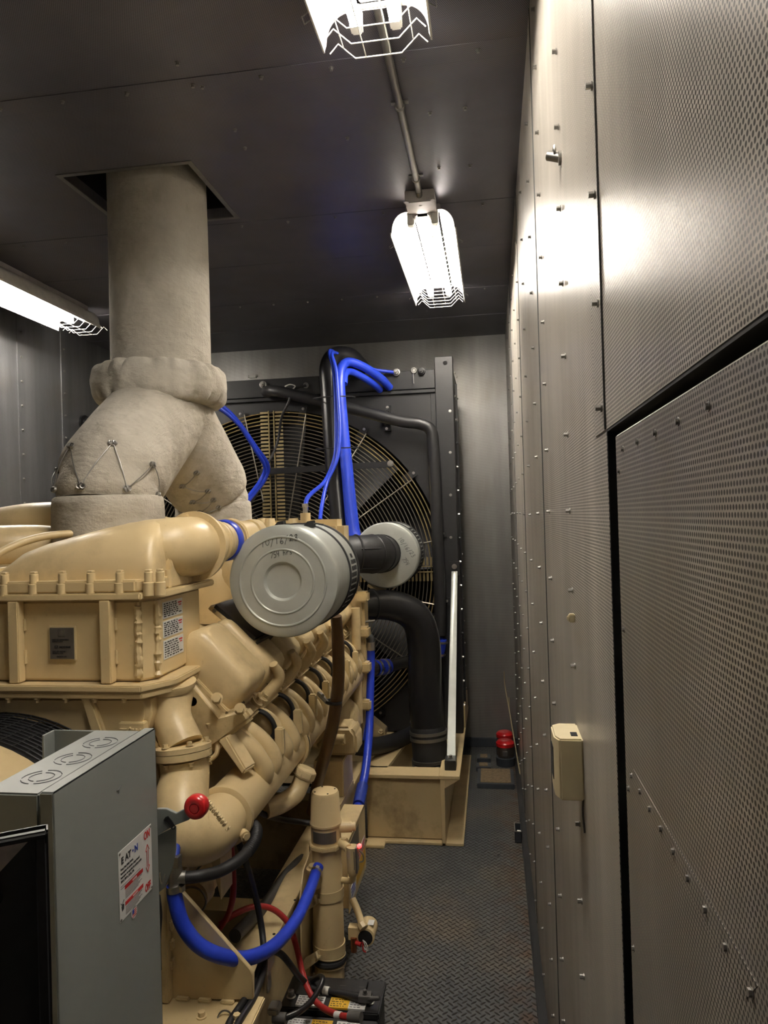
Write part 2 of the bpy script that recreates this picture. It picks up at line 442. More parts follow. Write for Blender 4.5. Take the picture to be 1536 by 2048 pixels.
# ---- left wall
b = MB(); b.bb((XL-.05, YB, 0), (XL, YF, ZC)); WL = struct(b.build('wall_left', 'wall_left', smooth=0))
for k, px in enumerate((44, 130)):
    y = at(px, 850, x=XL).y
    MB().bb((XL-.001, y-.03, .05), (XL+.004, y+.03, ZC)).build('lap_joint', 'wall_left', WL, smooth=0)
    sc = MB().hexbolt((XL+.004, y, .9), (1, 0, 0), .009, .009).build('screw', 'dull_steel', WL)
    for q in range(1, 14): clone(sc, (0, 0, q*.14), WL)
fp = at(166, 846, x=XL)
wf = thing('wall_fitting', fp, 'black pipe fitting sticking out of the dark left wall behind the exhaust leg', 'pipe fitting')
b = MB(); b.lathe(fp, (1, -.1, 0), [(0, .05), (.02, .05), (.022, .032), (.09, .032), (.092, .04), (.12, .04), (.122, .028), (.17, .028)], 18); b.build('nipple', 'black_gloss', wf)
# ---- end walls
b = MB(); b.bb((XL-.05, YF, 0), (XR+.05, YF+.05, ZC)); WF = struct(b.build('wall_far', 'wall_far', smooth=0))
xs = at(921, 800, y=YF).x
MB().bb((xs-.05, YF-.002, .06), (xs, YF+.001, ZC)).build('lap_joint', 'wall_far', WF, smooth=0)
sc = MB().hexbolt((xs-.012, YF-.002, 1.4), (0, -1, 0), .007, .006).build('screw', 'dull_steel', WF)
for q in range(1, 11): clone(sc, (0, 0, q*.135), WF)
sc = MB().hexbolt((XR-.02, YF, 1.3), (0, -1, 0), .006, .006).build('screw', 'dull_steel', WF)
for q in range(1, 10): clone(sc, (0, 0, q*.15), WF)
for k in range(9):
    MB().hexbolt((-1.7+k*.19, YF, ZC-.06), (0, -1, 0), .005, .005).build('screw', 'dull_steel', WF)
b = MB(); b.bb((XL-.05, YB-.05, 0), (XR+.05, YB, ZC)); struct(b.build('wall_back', 'wall_left', smooth=0))
b = MB(); b.bb((XL, YF-.02, 0), (XR, YF, .062)); struct(b.build('baseboard_far', 'floor_grey', bevel=.003))
b = MB(); b.bb((XR-.030, DY1, 0), (XR-.026, YF-.02, .022)); b.bb((XR-.026, DY1, 0), (XR, YF-.02, .006))
struct(b.build('baseboard_right', 'black', smooth=0))
# ---- ceiling with the exhaust opening
HX0, HX1, HY0, HY1 = -1.468, -1.0, 2.352, 2.80
b = MB()
b.bb((XL-.05, YB-.05, ZC), (XR+.05, HY0, ZC+.04)); b.bb((XL-.05, HY1, ZC), (XR+.05, YF+.05, ZC+.04))
b.bb((XL-.05, HY0, ZC), (HX0, HY1, ZC+.04)); b.bb((HX1, HY0, ZC), (XR+.05, HY1, ZC+.04))
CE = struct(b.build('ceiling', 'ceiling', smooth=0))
for y in (1.90, 2.86, 3.35, 3.95, 4.5):
    MB().bb((XL, y, ZC-.0015), (XR, y+.07, ZC+.001)).build('lap_joint', 'ceiling', CE, smooth=0)
for y in (1.93, 2.89, 3.98):
    sc = MB().hexbolt((-2.2, y, ZC-.0015), (0, 0, -1), .008, .008).build('screw', 'dull_steel', CE)
    for q in range(1, 12): clone(sc, (q*.2, 0, 0), CE)
for px, py in ((355, 125), (405, 172), (470, 258), (490, 295), (860, 225), (930, 215), (878, 335), (940, 330), (695, 275)):
    MB().hexbolt(at(px, py, z=ZC), (0, 0, -1), .008, .008).build('screw', 'dull_steel', CE)
b = MB(); t = .02
b.bb((HX0-t, HY0-t, ZC+.04), (HX1+t, HY0, ZC+.40)); b.bb((HX0-t, HY1, ZC+.04), (HX1+t, HY1+t, ZC+.40))
b.bb((HX0-t, HY0, ZC+.04), (HX0, HY1, ZC+.40)); b.bb((HX1, HY0, ZC+.04), (HX1+t, HY1, ZC+.40)); b.bb((HX0-t, HY0-t, ZC+.40), (HX1+t, HY1+t, ZC+.42))
struct(b.build('trim_2', 'void', smooth=0))
b = MB()
for a, c in (((HX0-.018, HY0-.018), (HX1+.018, HY0)), ((HX0-.018, HY1), (HX1+.018, HY1+.018)), ((HX0-.018, HY0), (HX0, HY1)), ((HX1, HY0), (HX1+.018, HY1))):
    b.bb((*a, ZC-.003), (*c, ZC+.001))
struct(b.build('trim_3', 'dull_steel', smooth=0))

# ================================================================== LIGHT FITTINGS
def fixture(xc, y0, y1, label, plate, guard_dy=.02):
    t = thing('fluorescent_light', (xc, (y0+y1)/2, ZC), label, 'light', 'caged fluorescent lights on the ceiling')
    w = .127; zr = 2.722; zt = 2.806
    prof = [(-w, zr)]
    for k in range(9):
        a = k/8*math.pi/2; prof.append((-w+.004+(w-.07)*(1-math.cos(a)), zr+.012+(zt-zr-.012)*math.sin(a)))
    prof += [(-x, z) for x, z in reversed(prof)]
    outer = [(x*1.014, z+.0018) for x, z in prof]
    b = MB()
    ri = [[Vector((xc+x, y, z)) for x, z in prof+outer[::-1]] for y in (y0, y1)]
    b.loft(ri, True); rf = b.build('reflector', 'white_enamel', t, smooth=50)
    for s in (-1, 1):                                       # folded rim of the reflector
        b = MB(); b.bb((xc+s*w, y0, zr-.006), (xc+s*(w+.004), y1, zr+.008)); b.build('rim', 'white_enamel', rf)
    b = MB(); b.bb((xc-.07, y0+.02, zt), (xc+.07, y1-.02, ZC)); b.build('ballast_housing', 'lamp_grey', t, bevel=.004)
    b = MB(); b.bb((xc-.032, y0+.05, zt-.018), (xc+.032, y1-.05, zt)); b.build('ballast_cover', 'white_enamel', t, bevel=.003)
    tb = None
    for s in (-1, 1):
        b = MB(); b.cyl((xc+s*.047, y0+.03, 2.766), (xc+s*.047, y1-.03, 2.766), .0145, n=14); b.build('fluorescent_tube', 'tube', t)
        for y in (y0+.012, y1-.012):
            b = MB(); b.bb((xc+s*.047-.014, y-.018, 2.752), (xc+s*.047+.014, y+.018, 2.806)); b.build('lamp_holder', 'white_enamel', t, bevel=.004)
    b = MB(); gp = [(-.119, .004), (-.098, .026), (-.056, -.014), (.056, -.014), (.098, .026), (.119, .004)]
    n = int((y1-y0)/.052)
    ya, yb = y0+.02, y1+guard_dy
    for k in range(n+1):
        y = ya+(yb-ya)*k/n
        b.tube([(xc+x, y, zr+z) for x, z in gp], .0017, 5, sm=0)
    for x, z in ((-.085, .013), (-.03, -.0155), (.03, -.0155), (.085, .013)):
        b.tube([(xc+x, ya, zr+z), (xc+x, yb, zr+z)], .0015, 5, sm=0)
    b.build('wire_guard', 'white_enamel', t)
    for s in (-1, 1):
        for y in (y0+.12, y1-.12):
            b = MB(); b.tube([(xc+s*(w+.006), y-.012, zr+.004), (xc+s*(w+.022), y-.012, zr-.006), (xc+s*(w+.022), y+.012, zr-.006), (xc+s*(w+.006), y+.012, zr+.004)], .0016, 5, sm=0)
            b.build('latch_clip', 'dull_steel', t)
    if plate:
        b = MB(); b.bb((xc-.056, y0-.115, 2.792), (xc+.056, y0-.005, ZC-.001))
        for s in (-1, 1):
            b.cyl((xc+s*.05, y0-.118, 2.792), (xc+s*.05, y0-.118, 2.797), .012, n=14)
        pl = b.build('junction_box', 'lamp_grey', t, bevel=.003)
        for s in (-1, 1):
            b = MB(); b.lathe((xc+s*.03, y0-.008, 2.790), (0, 1, -.35), [(0, .010), (.02, .010), (.032, .004)], 12); b.build('strain_relief', 'lamp_grey', pl)
    return t
fixture(-.236, .70, 1.683, 'caged twin-tube ceiling light cut off by the top edge, nearest the camera', False)
fixture(-.236, 2.83, 3.80, 'caged twin-tube ceiling light beyond the exhaust riser at the end of the conduit', True)
fixture(-2.285, 2.80, 3.785, 'caged twin-tube ceiling light along the dark side wall left of the exhaust riser', False, .09)
cd = thing('conduit', (-.236, 2.2, 2.826), 'grey steel conduit on the ceiling joining the two right-hand lights', 'conduit')
MB().tube([(-.236, 1.66, 2.826), (-.236, 2.65, 2.826), (-.236, 2.70, 2.822), (-.236, 2.755, 2.80)], .0115, 14).build('pipe', 'dull_steel', cd)
for y in (2.13, 2.60):
    b = MB(); b.torus((-.236, y, 2.826), (0, 1, 0), .0125, .004, 20, 6); b.bb((-.262, y-.008, 2.835), (-.210, y+.008, 2.8395)); b.build('strap', 'dull_steel', cd)

# ================================================================== EXHAUST
EX, EY = -1.218, 2.57
ex = thing('exhaust_stack', (EX, EY, 2.17), 'insulated grey fabric-wrapped exhaust riser splitting into two legs above the engine', 'exhaust pipe')
def lumpy(rings_c, r, seed, amp, nfold=0, fold=0, n=72):
    """rings of a soft wrapped tube with wrinkles; rings_c: list of (centre, x, y, radius)"""
    rnd = random.Random(seed); ph = [rnd.uniform(0, 6.28) for _ in range(8)]
    out = []
    for i, (c, x, y, rad) in enumerate(rings_c):
        rg = []
        for k in range(n):
            a = 2*math.pi*k/n
            d = amp*(math.sin(2*a+ph[0]+i*.11)+.6*math.sin(3*a+ph[1]-i*.23)+.45*math.sin(5*a+ph[2]+i*.37)+.3*math.sin(9*a+ph[3]+i*.9)*math.sin(i*.8+ph[4]))
            if nfold: d += fold(i, a)
            rg.append(Vector(c)+(x*math.cos(a)+y*math.sin(a))*(rad*(1+d)))
        out.append(rg)
    return out
X1, Y1 = Vector((1, 0, 0)), Vector((0, 1, 0))
rc = [(Vector((EX, EY, 2.16+(3.10-2.16)*i/24)), X1, Y1, .182 if i < 22 else .182) for i in range(25)]
b = MB(); b.loft(lumpy(rc, 0, 3, .006)); b.build('riser_blanket', 'fabric', ex, smooth=60)
# gathered collar
prof = []
for k in range(17):
    a = math.pi*(k/16)-math.pi/2
    prof.append((math.sin(a)*.076, .166+.080*max(0, math.cos(a))**.55))
cz = 2.112
def fold(i, a):
    e = max(0, abs(i-8)/8-.10)/.90
    p = abs(math.sin(8.5*a+1.3*math.sin(3*a)+(.7 if i > 8 else 0)))**.45+.5*abs(math.sin(17*a+2*math.sin(2*a)))**.5
    return .20*(e**1.2)*(p-1.0)+.012*math.sin(11*a+2*math.sin(4*a)+i*.25)
rc = [(Vector((EX-.006, EY, cz+h)), X1, Y1, r) for h, r in prof]
b = MB(); b.loft(lumpy(rc, 0, 5, .018, 1, fold, 144)); b.build('gathered_collar', 'fabric', ex, smooth=70)
def leg(yend, seed, name, lace_side):
    P = smooth_path([(EX, EY, 2.12), (EX, EY+(yend-EY)*.09, 2.01), (EX+.01, EY+(yend-EY)*.64, 1.84), (EX+.02, yend-(yend-EY)*.06, 1.745), (EX+.02, yend, 1.66)], 7)
    rings = []
    for i, c in enumerate(P):
        d = (P[min(i+1, len(P)-1)]-P[max(0, i-1)]).normalized(); x = (X1-d*X1.dot(d)).normalized(); y = d.cross(x)
        u = i/(len(P)-1); rings.append((c, x, y, .170-.020*max(0, (u-.70)/.30)-.014*math.exp(-((u-.80)/.035)**2)))
    b = MB(); rr = lumpy(rings, 0, seed, .010); b.loft(rr); lg = b.build(name, 'fabric', ex, smooth=60)
    # lacing: hooks and wire zig-zag across the seam
    cc, x, y, rad = rings[int(len(rings)*.74)]; c2, x2, y2, rad2 = rings[int(len(rings)*.885)]
    pts = []
    for k in range(9):
        if lace_side == 'front': a = math.pi*1.02-k*math.pi*1.05/8
        else: a = -math.pi*.55+.30*math.sin(k*3.1)
        if lace_side == 'front':
            base = (cc, x, y, rad) if k % 2 else (c2, x2, y2, rad2)
            p = base[0]+(base[1]*math.cos(a)+base[2]*math.sin(a)*1)*(base[3]*1.012)
        else:
            i = int(len(rings)*(.40+.046*k)); q = rings[i]
            a = 1.25+.22*(1 if k % 2 else -1)
            p = q[0]+(q[1]*math.cos(a)+q[2]*math.sin(a))*(q[3]*1.012)
        pts.append((p, base if lace_side == 'front' else q, a))
    wb = MB()
    for i in range(len(pts)-1):
        p, q = pts[i][0], pts[i+1][0]; mid = (p+q)/2; qn = pts[i][1]
        out = (mid-(pts[i][1][0]+pts[i+1][1][0])/2).normalized()
        wb.tube([p+out*.004, mid+out*.012, q+out*.004], .0017, 5, 4)
    wb.build('lacing_wire', 'dull_steel', lg)
    for p, q, a in pts:
        out = (p-q[0]).normalized(); xx, yy, dd = frame(out); hb = MB()
        for s in (-1, 1): hb.torus(p+out*.004+xx*s*.006, xx*.6+out, .007, .0022, 12, 5)
        hb.cyl(p-out*.004, p+out*.003, .011, n=14); hb.build('lacing_hook', 'dull_steel', lg)
    return lg
leg(2.12, 11, 'front_leg_blanket', 'front')
leg(2.98, 17, 'rear_leg_blanket', 'side')
for yy, nm, r in ((2.12, 'front_leg_cuff', .168), (2.98, 'rear_leg_cuff', .160)):
    prof = [(1.44, r*.985), (1.50, r*1.0), (1.60, r*1.01), (1.665, r*1.0), (1.684, r*.985), (1.69, r*.94), (1.69, r*.5)]
    rc = []
    for i, (z, rad) in enumerate(prof): rc.append((Vector((EX+.025, yy, z)), X1, Y1, rad))
    b = MB(); b.loft(lumpy(rc, 0, 23+int(yy*10), .008)); b.build(nm, 'fabric', ex, smooth=60)

# ================================================================== ENGINE
en = thing('diesel_engine', (-1.25, 2.7, .42), 'large cream painted diesel engine filling the middle of the room', 'engine')
# ---- block, oil pan, banks
b = MB(); b.prism([(-1.62, 1.80, .62), (-.88, 1.80, .62), (-.80, 1.80, .80), (-.84, 1.80, 1.02), (-1.25, 1.80, 1.20), (-1.66, 1.80, 1.02), (-1.70, 1.80, .80)], (0, 1.72, 0))
b.build('engine_block', 'cream_dirty', en, bevel=.015)
b = MB(); b.prism([(-1.50, 1.84, .45), (-1.0, 1.84, .45), (-.90, 1.84, .62), (-1.60, 1.84, .62)], (0, 1.62, 0))
b.build('oil_pan', 'cream_dirty', en, bevel=.02)
b = MB(); b.prism([(-1.66, 1.72, .50), (-.86, 1.72, .50), (-.80, 1.72, .75), (-.86, 1.72, 1.05), (-1.0, 1.72, 1.16), (-1.5, 1.72, 1.16), (-1.66, 1.72, 1.05)], (0, .09, 0))
b.build('flywheel_housing', 'cream_dirty', en, bevel=.01)
# ---- charge air cooler on top of the flywheel end
cac = MB(); xl, xr = -1.70, -.853
cac.prism([(xl, 1.70, 1.205), (xr-.03, 1.70, 1.205), (xr, 1.735, 1.205), (xr, 2.005, 1.205), (xr-.02, 2.03, 1.205), (xl, 2.03, 1.205)], (0, 0, .205))
cac = cac.build('charge_air_cooler', 'cream', en, bevel=.006)
def flange(z0, z1, e, nm):
    b = MB(); b.prism([(xl-e, 1.70-e, z0), (xr-.02+e*.2, 1.70-e, z0), (xr+e, 1.735+e*.2, z0), (xr+e, 2.03+e, z0), (xl-e, 2.03+e, z0)], (0, 0, z1-z0))
    return b.build(nm, 'cream', cac, bevel=.003)
flange(1.186, 1.203, .040, 'lower_flange'); flange(1.168, 1.184, .034, 'gasket_flange'); flange(1.412, 1.430, .026, 'upper_flange')
for px in (35, 217):
    x = at(px, 1280, y=1.69).x
    b = MB(); b.bb((x-.014, 1.672, 1.205), (x+.014, 1.70, 1.412)); b.build('rib', 'cream', cac, bevel=.002)
    wb = MB()                                                      # weld beads beside the rib
    for z0, z1 in ((1.25, 1.285), (1.335, 1.365)): wb.tube([(x+.016, 1.698, z) for z in (z0, (z0+z1)/2, z1)], .004, 6)
    wb.build('weld_bead', 'cream', cac)
rnd = random.Random(4)
b = MB(); b.tube([(xr-.034+rnd.uniform(-.002, .002), 1.699, 1.215+.006*k) for k in range(31)], [.008+rnd.uniform(-.002, .003) for _ in range(31)], 7, 1)
b.tube([(xr+.001, 1.733+rnd.uniform(-.002, .002), 1.215+.006*k) for k in range(31)], [.008+rnd.uniform(-.002, .003) for _ in range(31)], 7, 1)
b.build('weld_bead', 'cream', cac)
# name plate, written in raised lettering
a, c = at(102, 1255, y=1.698), at(151, 1317, y=1.698)
b = MB(); b.bb((a.x-.004, 1.694, a.z+.004), (c.x+.004, 1.699, c.z-.004)); b.build('plate_border', 'cream_clean', cac)
b = MB(); b.bb((a.x, 1.692, a.z), (c.x, 1.697, c.z)); npl = b.build('name_plate', 'plate_grey', cac)
W, H = c.x-a.x, a.z-c.z
def ptx(s, u, v, size, mat='ink', bold=0, nm='lettering', sx=1.0):
    text_mesh(s, size, (a.x+u*W, 1.6915, c.z+v*H), (1, 0, 0), (0, 0, 1), mat, nm, npl, bold=bold, sx=sx)
ptx('PART NO. X59307500072', .10, .60, .0042); ptx('REVISION LEVEL', .10, .545, .0042)
b = MB(); b.bb((a.x+.20*W, 1.6912, c.z+.345*H), (a.x+.33*W, 1.692, c.z+.43*H)); b.build('maker_mark', 'ink', npl)
b = MB(); b.prism([(a.x+.225*W, 1.691, c.z+.36*H), (a.x+.245*W, 1.691, c.z+.36*H), (a.x+.265*W, 1.691, c.z+.40*H), (a.x+.285*W, 1.691, c.z+.36*H), (a.x+.305*W, 1.691, c.z+.36*H), (a.x+.28*W, 1.691, c.z+.415*H), (a.x+.25*W, 1.691, c.z+.415*H)], (0, .0006, 0)); b.build('maker_mark', 'plate_grey', npl)
ptx('MODINE', .40, .355, .0068, bold=.00018, sx=1.15)
ptx('PART NO. 1C17324', .10, .23, .0042); ptx('REVISION LEVEL', .10, .17, .0042); ptx('MADE IN USA', .28, .06, .0044)
b = MB(); b.bb((a.x+.36*W, 1.6915, c.z+.72*H), (a.x+.64*W, 1.692, c.z+.92*H)); b.build('etched_patch', 'dull_steel', npl)
# three rating labels on the right end
for v0, v1 in ((1.352, 1.395), (1.302, 1.345), (1.246, 1.295)):
    y0, y1 = 1.765, 1.885
    b = MB(); b.bb((xr, y0, v0), (xr+.0012, y1, v1)); lb = b.build('rating_label', 'white', cac)
    rows = 7; r2 = random.Random(int(v0*1e4)); ib = MB(); rb = MB()
    for r in range(rows):
        z = v1-(r+1)*(v1-v0)/(rows+1); y = y0+.006
        while y < y1-.036:
            L = r2.uniform(.004, .016); ib.bb((xr+.001, y, z-.0015), (xr+.0016, y+L, z+.0015)); y += L+r2.uniform(.003, .009)
    rb.bb((xr+.001, y1-.028, v1-.012), (xr+.0016, y1-.006, v1-.008)); rb.bb((xr+.001, y1-.024, v1-.018), (xr+.0016, y1-.008, v1-.015))
    ib.bb((xr+.001, y1-.024, v0+.006), (xr+.0016, y1-.008, v0+.009))
    ib.build('printing', 'ink', lb); rb.build('printing', 'ink_red', lb)
# ---- cast intake cover with its rising dome
cov = MB()
cov.prism([(xl-.01, 1.682, 1.431), (xr-.03, 1.682, 1.431), (xr+.008, 1.735, 1.431), (xr+.008, 2.04, 1.431), (xl-.01, 2.04, 1.431)], (0, 0, .030))
cov = cov.build('intake_cover', 'cream', en, bevel=.004)
prof = [(-1.318, 1.462), (-1.312, 1.480), (-1.29, 1.512), (-1.25, 1.540), (-1.20, 1.557), (-1.12, 1.576), (-1.04, 1.594), (-.97, 1.607), (-.93, 1.611), (-.905, 1.614), (-.88, 1.606), (-.862, 1.580), (-.856, 1.53)]
rings = []
for i, (x, zt) in enumerate(prof):
    h = zt-1.455; yc, hw = 1.87, .150; rg = []
    ex_ = 2.6 if i < 7 else 2.2
    for k in range(25):
        t = math.pi*k/24
        ca, sa = math.cos(t), math.sin(t)
        rg.append(Vector((x+.012*sa*(1 if i < 3 else 0), yc-hw*math.copysign(abs(ca)**(2/ex_), ca), 1.455+h*(abs(sa)**(2/ex_)))))
    rings.append(rg)
b = MB(); b.loft(rings); b.build('dome', 'cream', cov, smooth=70)
b = MB(); b.bb((xl-.01, 1.71, 1.460), (-1.30, 2.02, 1.492)); b.build('cover_step', 'cream', cov, bevel=.008)
# outlet turning towards the radiator end
b = MB(); b.tube([(-.98, 1.85, 1.530), (-.915, 1.855, 1.533), (-.862, 1.89, 1.533), (-.842, 1.965, 1.533)], [.075, .080, .084, .086], 28); b.build('outlet_elbow', 'cream', cov, smooth=60)
b = MB(); b.lathe((-.842, 1.945, 1.533), (.06, 1, 0), [(0, .100), (.012, .100), (.014, .097), (.014, .06)], 40); fl = b.build('outlet_flange', 'cream', cov, smooth=40)
for k in range(8):
    q = k*math.pi/4+.2; MB().hexbolt((-.842+  .089*math.cos(q), 1.945, 1.533+.089*math.sin(q)), (0, -1, 0), .008, .005).build('bolt', 'cream', fl)
b = MB(); b.prism([(-.900, 1.80, 1.431), (-.842, 1.80, 1.431), (-.842, 1.80, 1.50), (-.872, 1.80, 1.56)], (0, .10, 0)); b.build('outlet_bracket', 'cream', cov, bevel=.003)
b = MB(); b.lathe((-.836, 1.975, 1.535), (.15, 1, .06), [(0, .060), (.07, .060), (.074, .066), (.082, .066), (.086, .060), (.20, .056), (.29, .050)], 28); op = b.build('outlet_pipe', 'cream', cov, smooth=40)
b = MB(); d = Vector((.15, 1, .06)).normalized(); p = Vector((-.836, 1.975, 1.535))+d*.125
b.lathe(p, d, [(0, .0625), (.004, .064), (.026, .064), (.03, .0615)], 32); b.build('blue_hose_band', 'silicone', op, label='blue band on the outlet pipe')
for q in (.09, .175, .185):
    b = MB(); b.torus(Vector((-.836, 1.975, 1.535))+d*q, d, .062, .0035, 40, 6); b.build('clamp_ring', 'cream', op)
# cover bolts on lugs
for px in (10, 68, 125, 182, 240, 297, 318):
    p = at(px, 1160, y=1.69); yy = 1.69 if px < 300 else 1.70
    x = p.x if px < 300 else p.x-.002
    b = MB(); b.cyl((x, yy, 1.428), (x, yy, 1.481), .0105, n=12); b.cyl((x, yy-.001, 1.421), (x, yy-.001, 1.455), .0135, n=12)
    b.bb((x-.007, yy-.007, 1.481), (x+.007, yy+.007, 1.487)); b.build('cover_bolt', 'cream', cov, bevel=.0012, seg=1)
for yy in (1.80, 1.90, 1.99):
    b = MB(); b.cyl((xr+.002, yy, 1.431), (xr+.002, yy, 1.478), .010, n=12); b.build('cover_bolt', 'cream', cov)
b = MB(); b.tube([(-1.355, 1.74, 1.475), (-1.345, 1.80, 1.53), (-1.28, 1.90, 1.572), (-1.18, 2.0, 1.575), (-1.08, 2.06, 1.54)], .011, 10); b.build('vent_pipe', 'cream', en)
b = MB(); b.tube([(-1.70, 1.93, 1.50), (-1.60, 1.93, 1.535), (-1.47, 1.98, 1.545), (-1.36, 2.08, 1.54), (-1.26, 2.16, 1.50)], [.066, .066, .064, .062, .06], 20); o = b.build('air_pipe', 'cream', en, smooth=60)
for x in (-1.60, -1.57, -1.535):
    b = MB(); b.torus((x, 1.94, 1.533 if x < -1.58 else 1.54), (1, .18, .1), .067, .0045, 40, 6); b.build('hose_clamp', 'ink_blue' if x == -1.57 else 'cream', o, label='dark blue hose clamp' if x == -1.57 else None)
b = MB(); b.tube([(-1.9, 2.25, 1.56), (-1.70, 2.25, 1.60), (-1.5, 2.25, 1.615), (-1.3, 2.3, 1.60), (-1.1, 2.34, 1.55)], [.06, .066, .07, .07, .07], 18); b.build('turbo_inlet_pipe', 'cream', en, smooth=60)
# ---- turbochargers under the exhaust legs and pipework towards the radiator end
for yy in (2.12, 2.98):
    b = MB(); b.lathe((EX+.03, yy, 1.18), (0, 0, 1), [(0, .15), (.10, .16), (.22, .15), (.27, .13)], 28); b.lathe((EX+.1, yy, 1.38), (1, 0, 0), [(-.04, .11), (.0, .13), (.10, .13), (.14, .09), (.18, .08)], 28)
    b.build('turbocharger', 'cream', en, smooth=50)
b = MB(); b.tube([(-.80, 2.30, 1.56), (-.82, 2.42, 1.565), (-.90, 2.60, 1.55)], [.045, .042, .04], 16); b.build('crossover_pipe', 'cream', en, smooth=60)
pA, pB = at(497, 1062, y=3.05), at(690, 1062, y=3.05)
b = MB(); b.bb((pA.x-.05, 3.0, 1.40), (pB.x, 3.16, at(600, 1040, y=3.05).z)); th = b.build('thermostat_housing', 'cream', en, bevel=.03, seg=4, smooth=60)
for px in (525, 540, 587):
    p = at(px, 1048, y=3.03); b = MB(); b.lathe((p.x, 3.03, p.z-.03), (0, 0, 1), [(0, .03), (.03, .03), (.04, .024), (.055, .02)], 14); b.build('boss', 'cream', th)
p = at(611, 1035, y=3.03); b = MB(); b.cyl((p.x, 3.03, p.z-.03), (p.x, 3.03, p.z+.02), .022, n=14); b.build('boss', 'cream', th)
b = MB(); b.lathe((p.x, 3.03, p.z+.02), (0, 0, 1), [(0, .011), (.025, .011), (.027, .014), (.04, .014)], 12); b.build('hose_fitting', 'steel', th, label='bright hose fitting')
# ---- lower air pan, cast nameplate, neck and elbow down to the intake manifold
yb_ = 1.690
pan = [at(-60, 1390, y=yb_), at(296, 1390, y=yb_), at(300, 1430, y=yb_), at(288, 1475, y=yb_), at(215, 1485, y=yb_), at(160, 1474, y=yb_), at(90, 1458, y=yb_), at(-60, 1428, y=yb_)]
b = MB(); b.prism(pan, (0, .26, 0)); pn = b.build('lower_air_pan', 'cream', en, bevel=.014, seg=3, smooth=50)
b = MB(); r0 = [at(158, 1392, y=1.675), at(180, 1392, y=1.675), at(215, 1490, y=1.675), at(188, 1490, y=1.675)]; b.prism(r0, (0, .03, 0)); b.build('pan_rib', 'cream', pn, bevel=.005)
for px in (18, 75, 132, 190, 248):
    MB().hexbolt(at(px, 1392, y=1.676)-Vector((0, 0, .004)), (0, 0, -1), .011, .012).build('bolt', 'cream', pn)
a, c = at(239, 1444, y=1.683), at(291, 1500, y=1.683)
b = MB(); b.bb((a.x, 1.677, c.z), (c.x, 1.70, a.z)); mp = b.build('cast_emblem', 'cream_clean', pn, bevel=.002)
mk = MB(); W = c.x-a.x; z0, z1 = a.z-.029, a.z-.010; th_ = .0052
def bar(x0, x1, u0, u1): mk.bb((a.x+x0*W, 1.6735, z0+(z1-z0)*u0), (a.x+x1*W, 1.679, z0+(z1-z0)*u1))
for x in (.06, .17, .28): bar(x, x+.07, 0, .72)                     # m
bar(.06, .35, .55, .80)
bar(.44, .51, 0, 1.0); bar(.40, .62, .55, .80); bar(.44, .64, 0, .24)  # t
bar(.68, .75, 0, .8); bar(.84, .91, 0, .8); bar(.68, .91, 0, .24)   # u
for k in range(3):                                                  # the three blocks under the word
    x = .08+k*.285; bar(x, x+.235, -1.0, -.25)
mk.build('emblem_lettering', 'cream', mp, bevel=.0008, seg=1)
b = MB()
for k in range(3):
    x = .08+k*.285+.065; b.bb((a.x+x*W, 1.673, z0-(z1-z0)*.78), (a.x+(x+.105)*W, 1.6745, z0-(z1-z0)*.50))
b.build('emblem_lettering', 'cream_dirty', mp)
n0, n1, n2 = at(335, 1385, y=1.80), at(345, 1440, y=1.77), at(366, 1492, y=1.745)
b = MB(); b.tube([n0+Vector((0, 0, .03)), n0, n1, n2], [.075, .068, .050, .052], 26); nk = b.build('outlet_neck', 'cream', en, smooth=60)
ax = Vector((.10, -.12, -1)).normalized()
b = MB(); b.lathe(n2+ax*-.006, ax, [(0, .060), (.004, .071), (.016, .071), (.018, .066), (.018, .071), (.034, .071), (.038, .058)], 36); nf = b.build('flange', 'cream', nk, smooth=35)
fx, fy, fd = frame(ax)
for k in range(6):
    q = k*math.pi/3+.35; pp = n2+(fx*math.cos(q)+fy*math.sin(q))*.060
    MB().hexbolt(pp-ax*.006, -ax, .011, .010).build('bolt', 'cream', nf); MB().hexbolt(pp+ax*.034, ax, .010, .010).build('bolt', 'cream', nf)
MX, MZ, MR = -.705, .845, .070
e0 = n2+ax*.03
b = MB(); b.tube([e0, e0+ax*.045, Vector((-.775, 1.675, .90)), Vector((-.745, 1.655, .850)), Vector((-.715, 1.700, .836)), Vector((MX, 1.775, .842))], [.060, .061, .068, .072, .068, .066], 30, 7); el = b.build('intake_elbow', 'cream', en, smooth=60)
mkp = at(412, 1608, y=1.612)
text_mesh('X52004200 3', .016, at(408, 1602, y=1.588), (.62, .05, -.80), (.75, -.12, .62), 'cream_clean', 'cast_number', el, extrude=.004, bold=.0003)
b = MB(); b.lathe((MX, 1.765, .842), (0, 1, .0), [(0, .066), (.004, .078), (.022, .078), (.026, .070)], 36); rg = b.build('joint_ring', 'cream', el, smooth=35)
b = MB(); b.torus((MX, 1.792, .842), (0, 1, 0), .0715, .0035, 40, 6); b.build('gasket', 'black', rg)
b = MB(); b.cyl((MX+.062, 1.742, .815), (MX+.074, 1.73, .813), .013, n=16); b.cyl((MX+.074, 1.73, .813), (MX+.078, 1.727, .813), .009, n=6); b.build('bolt', 'cream', el)
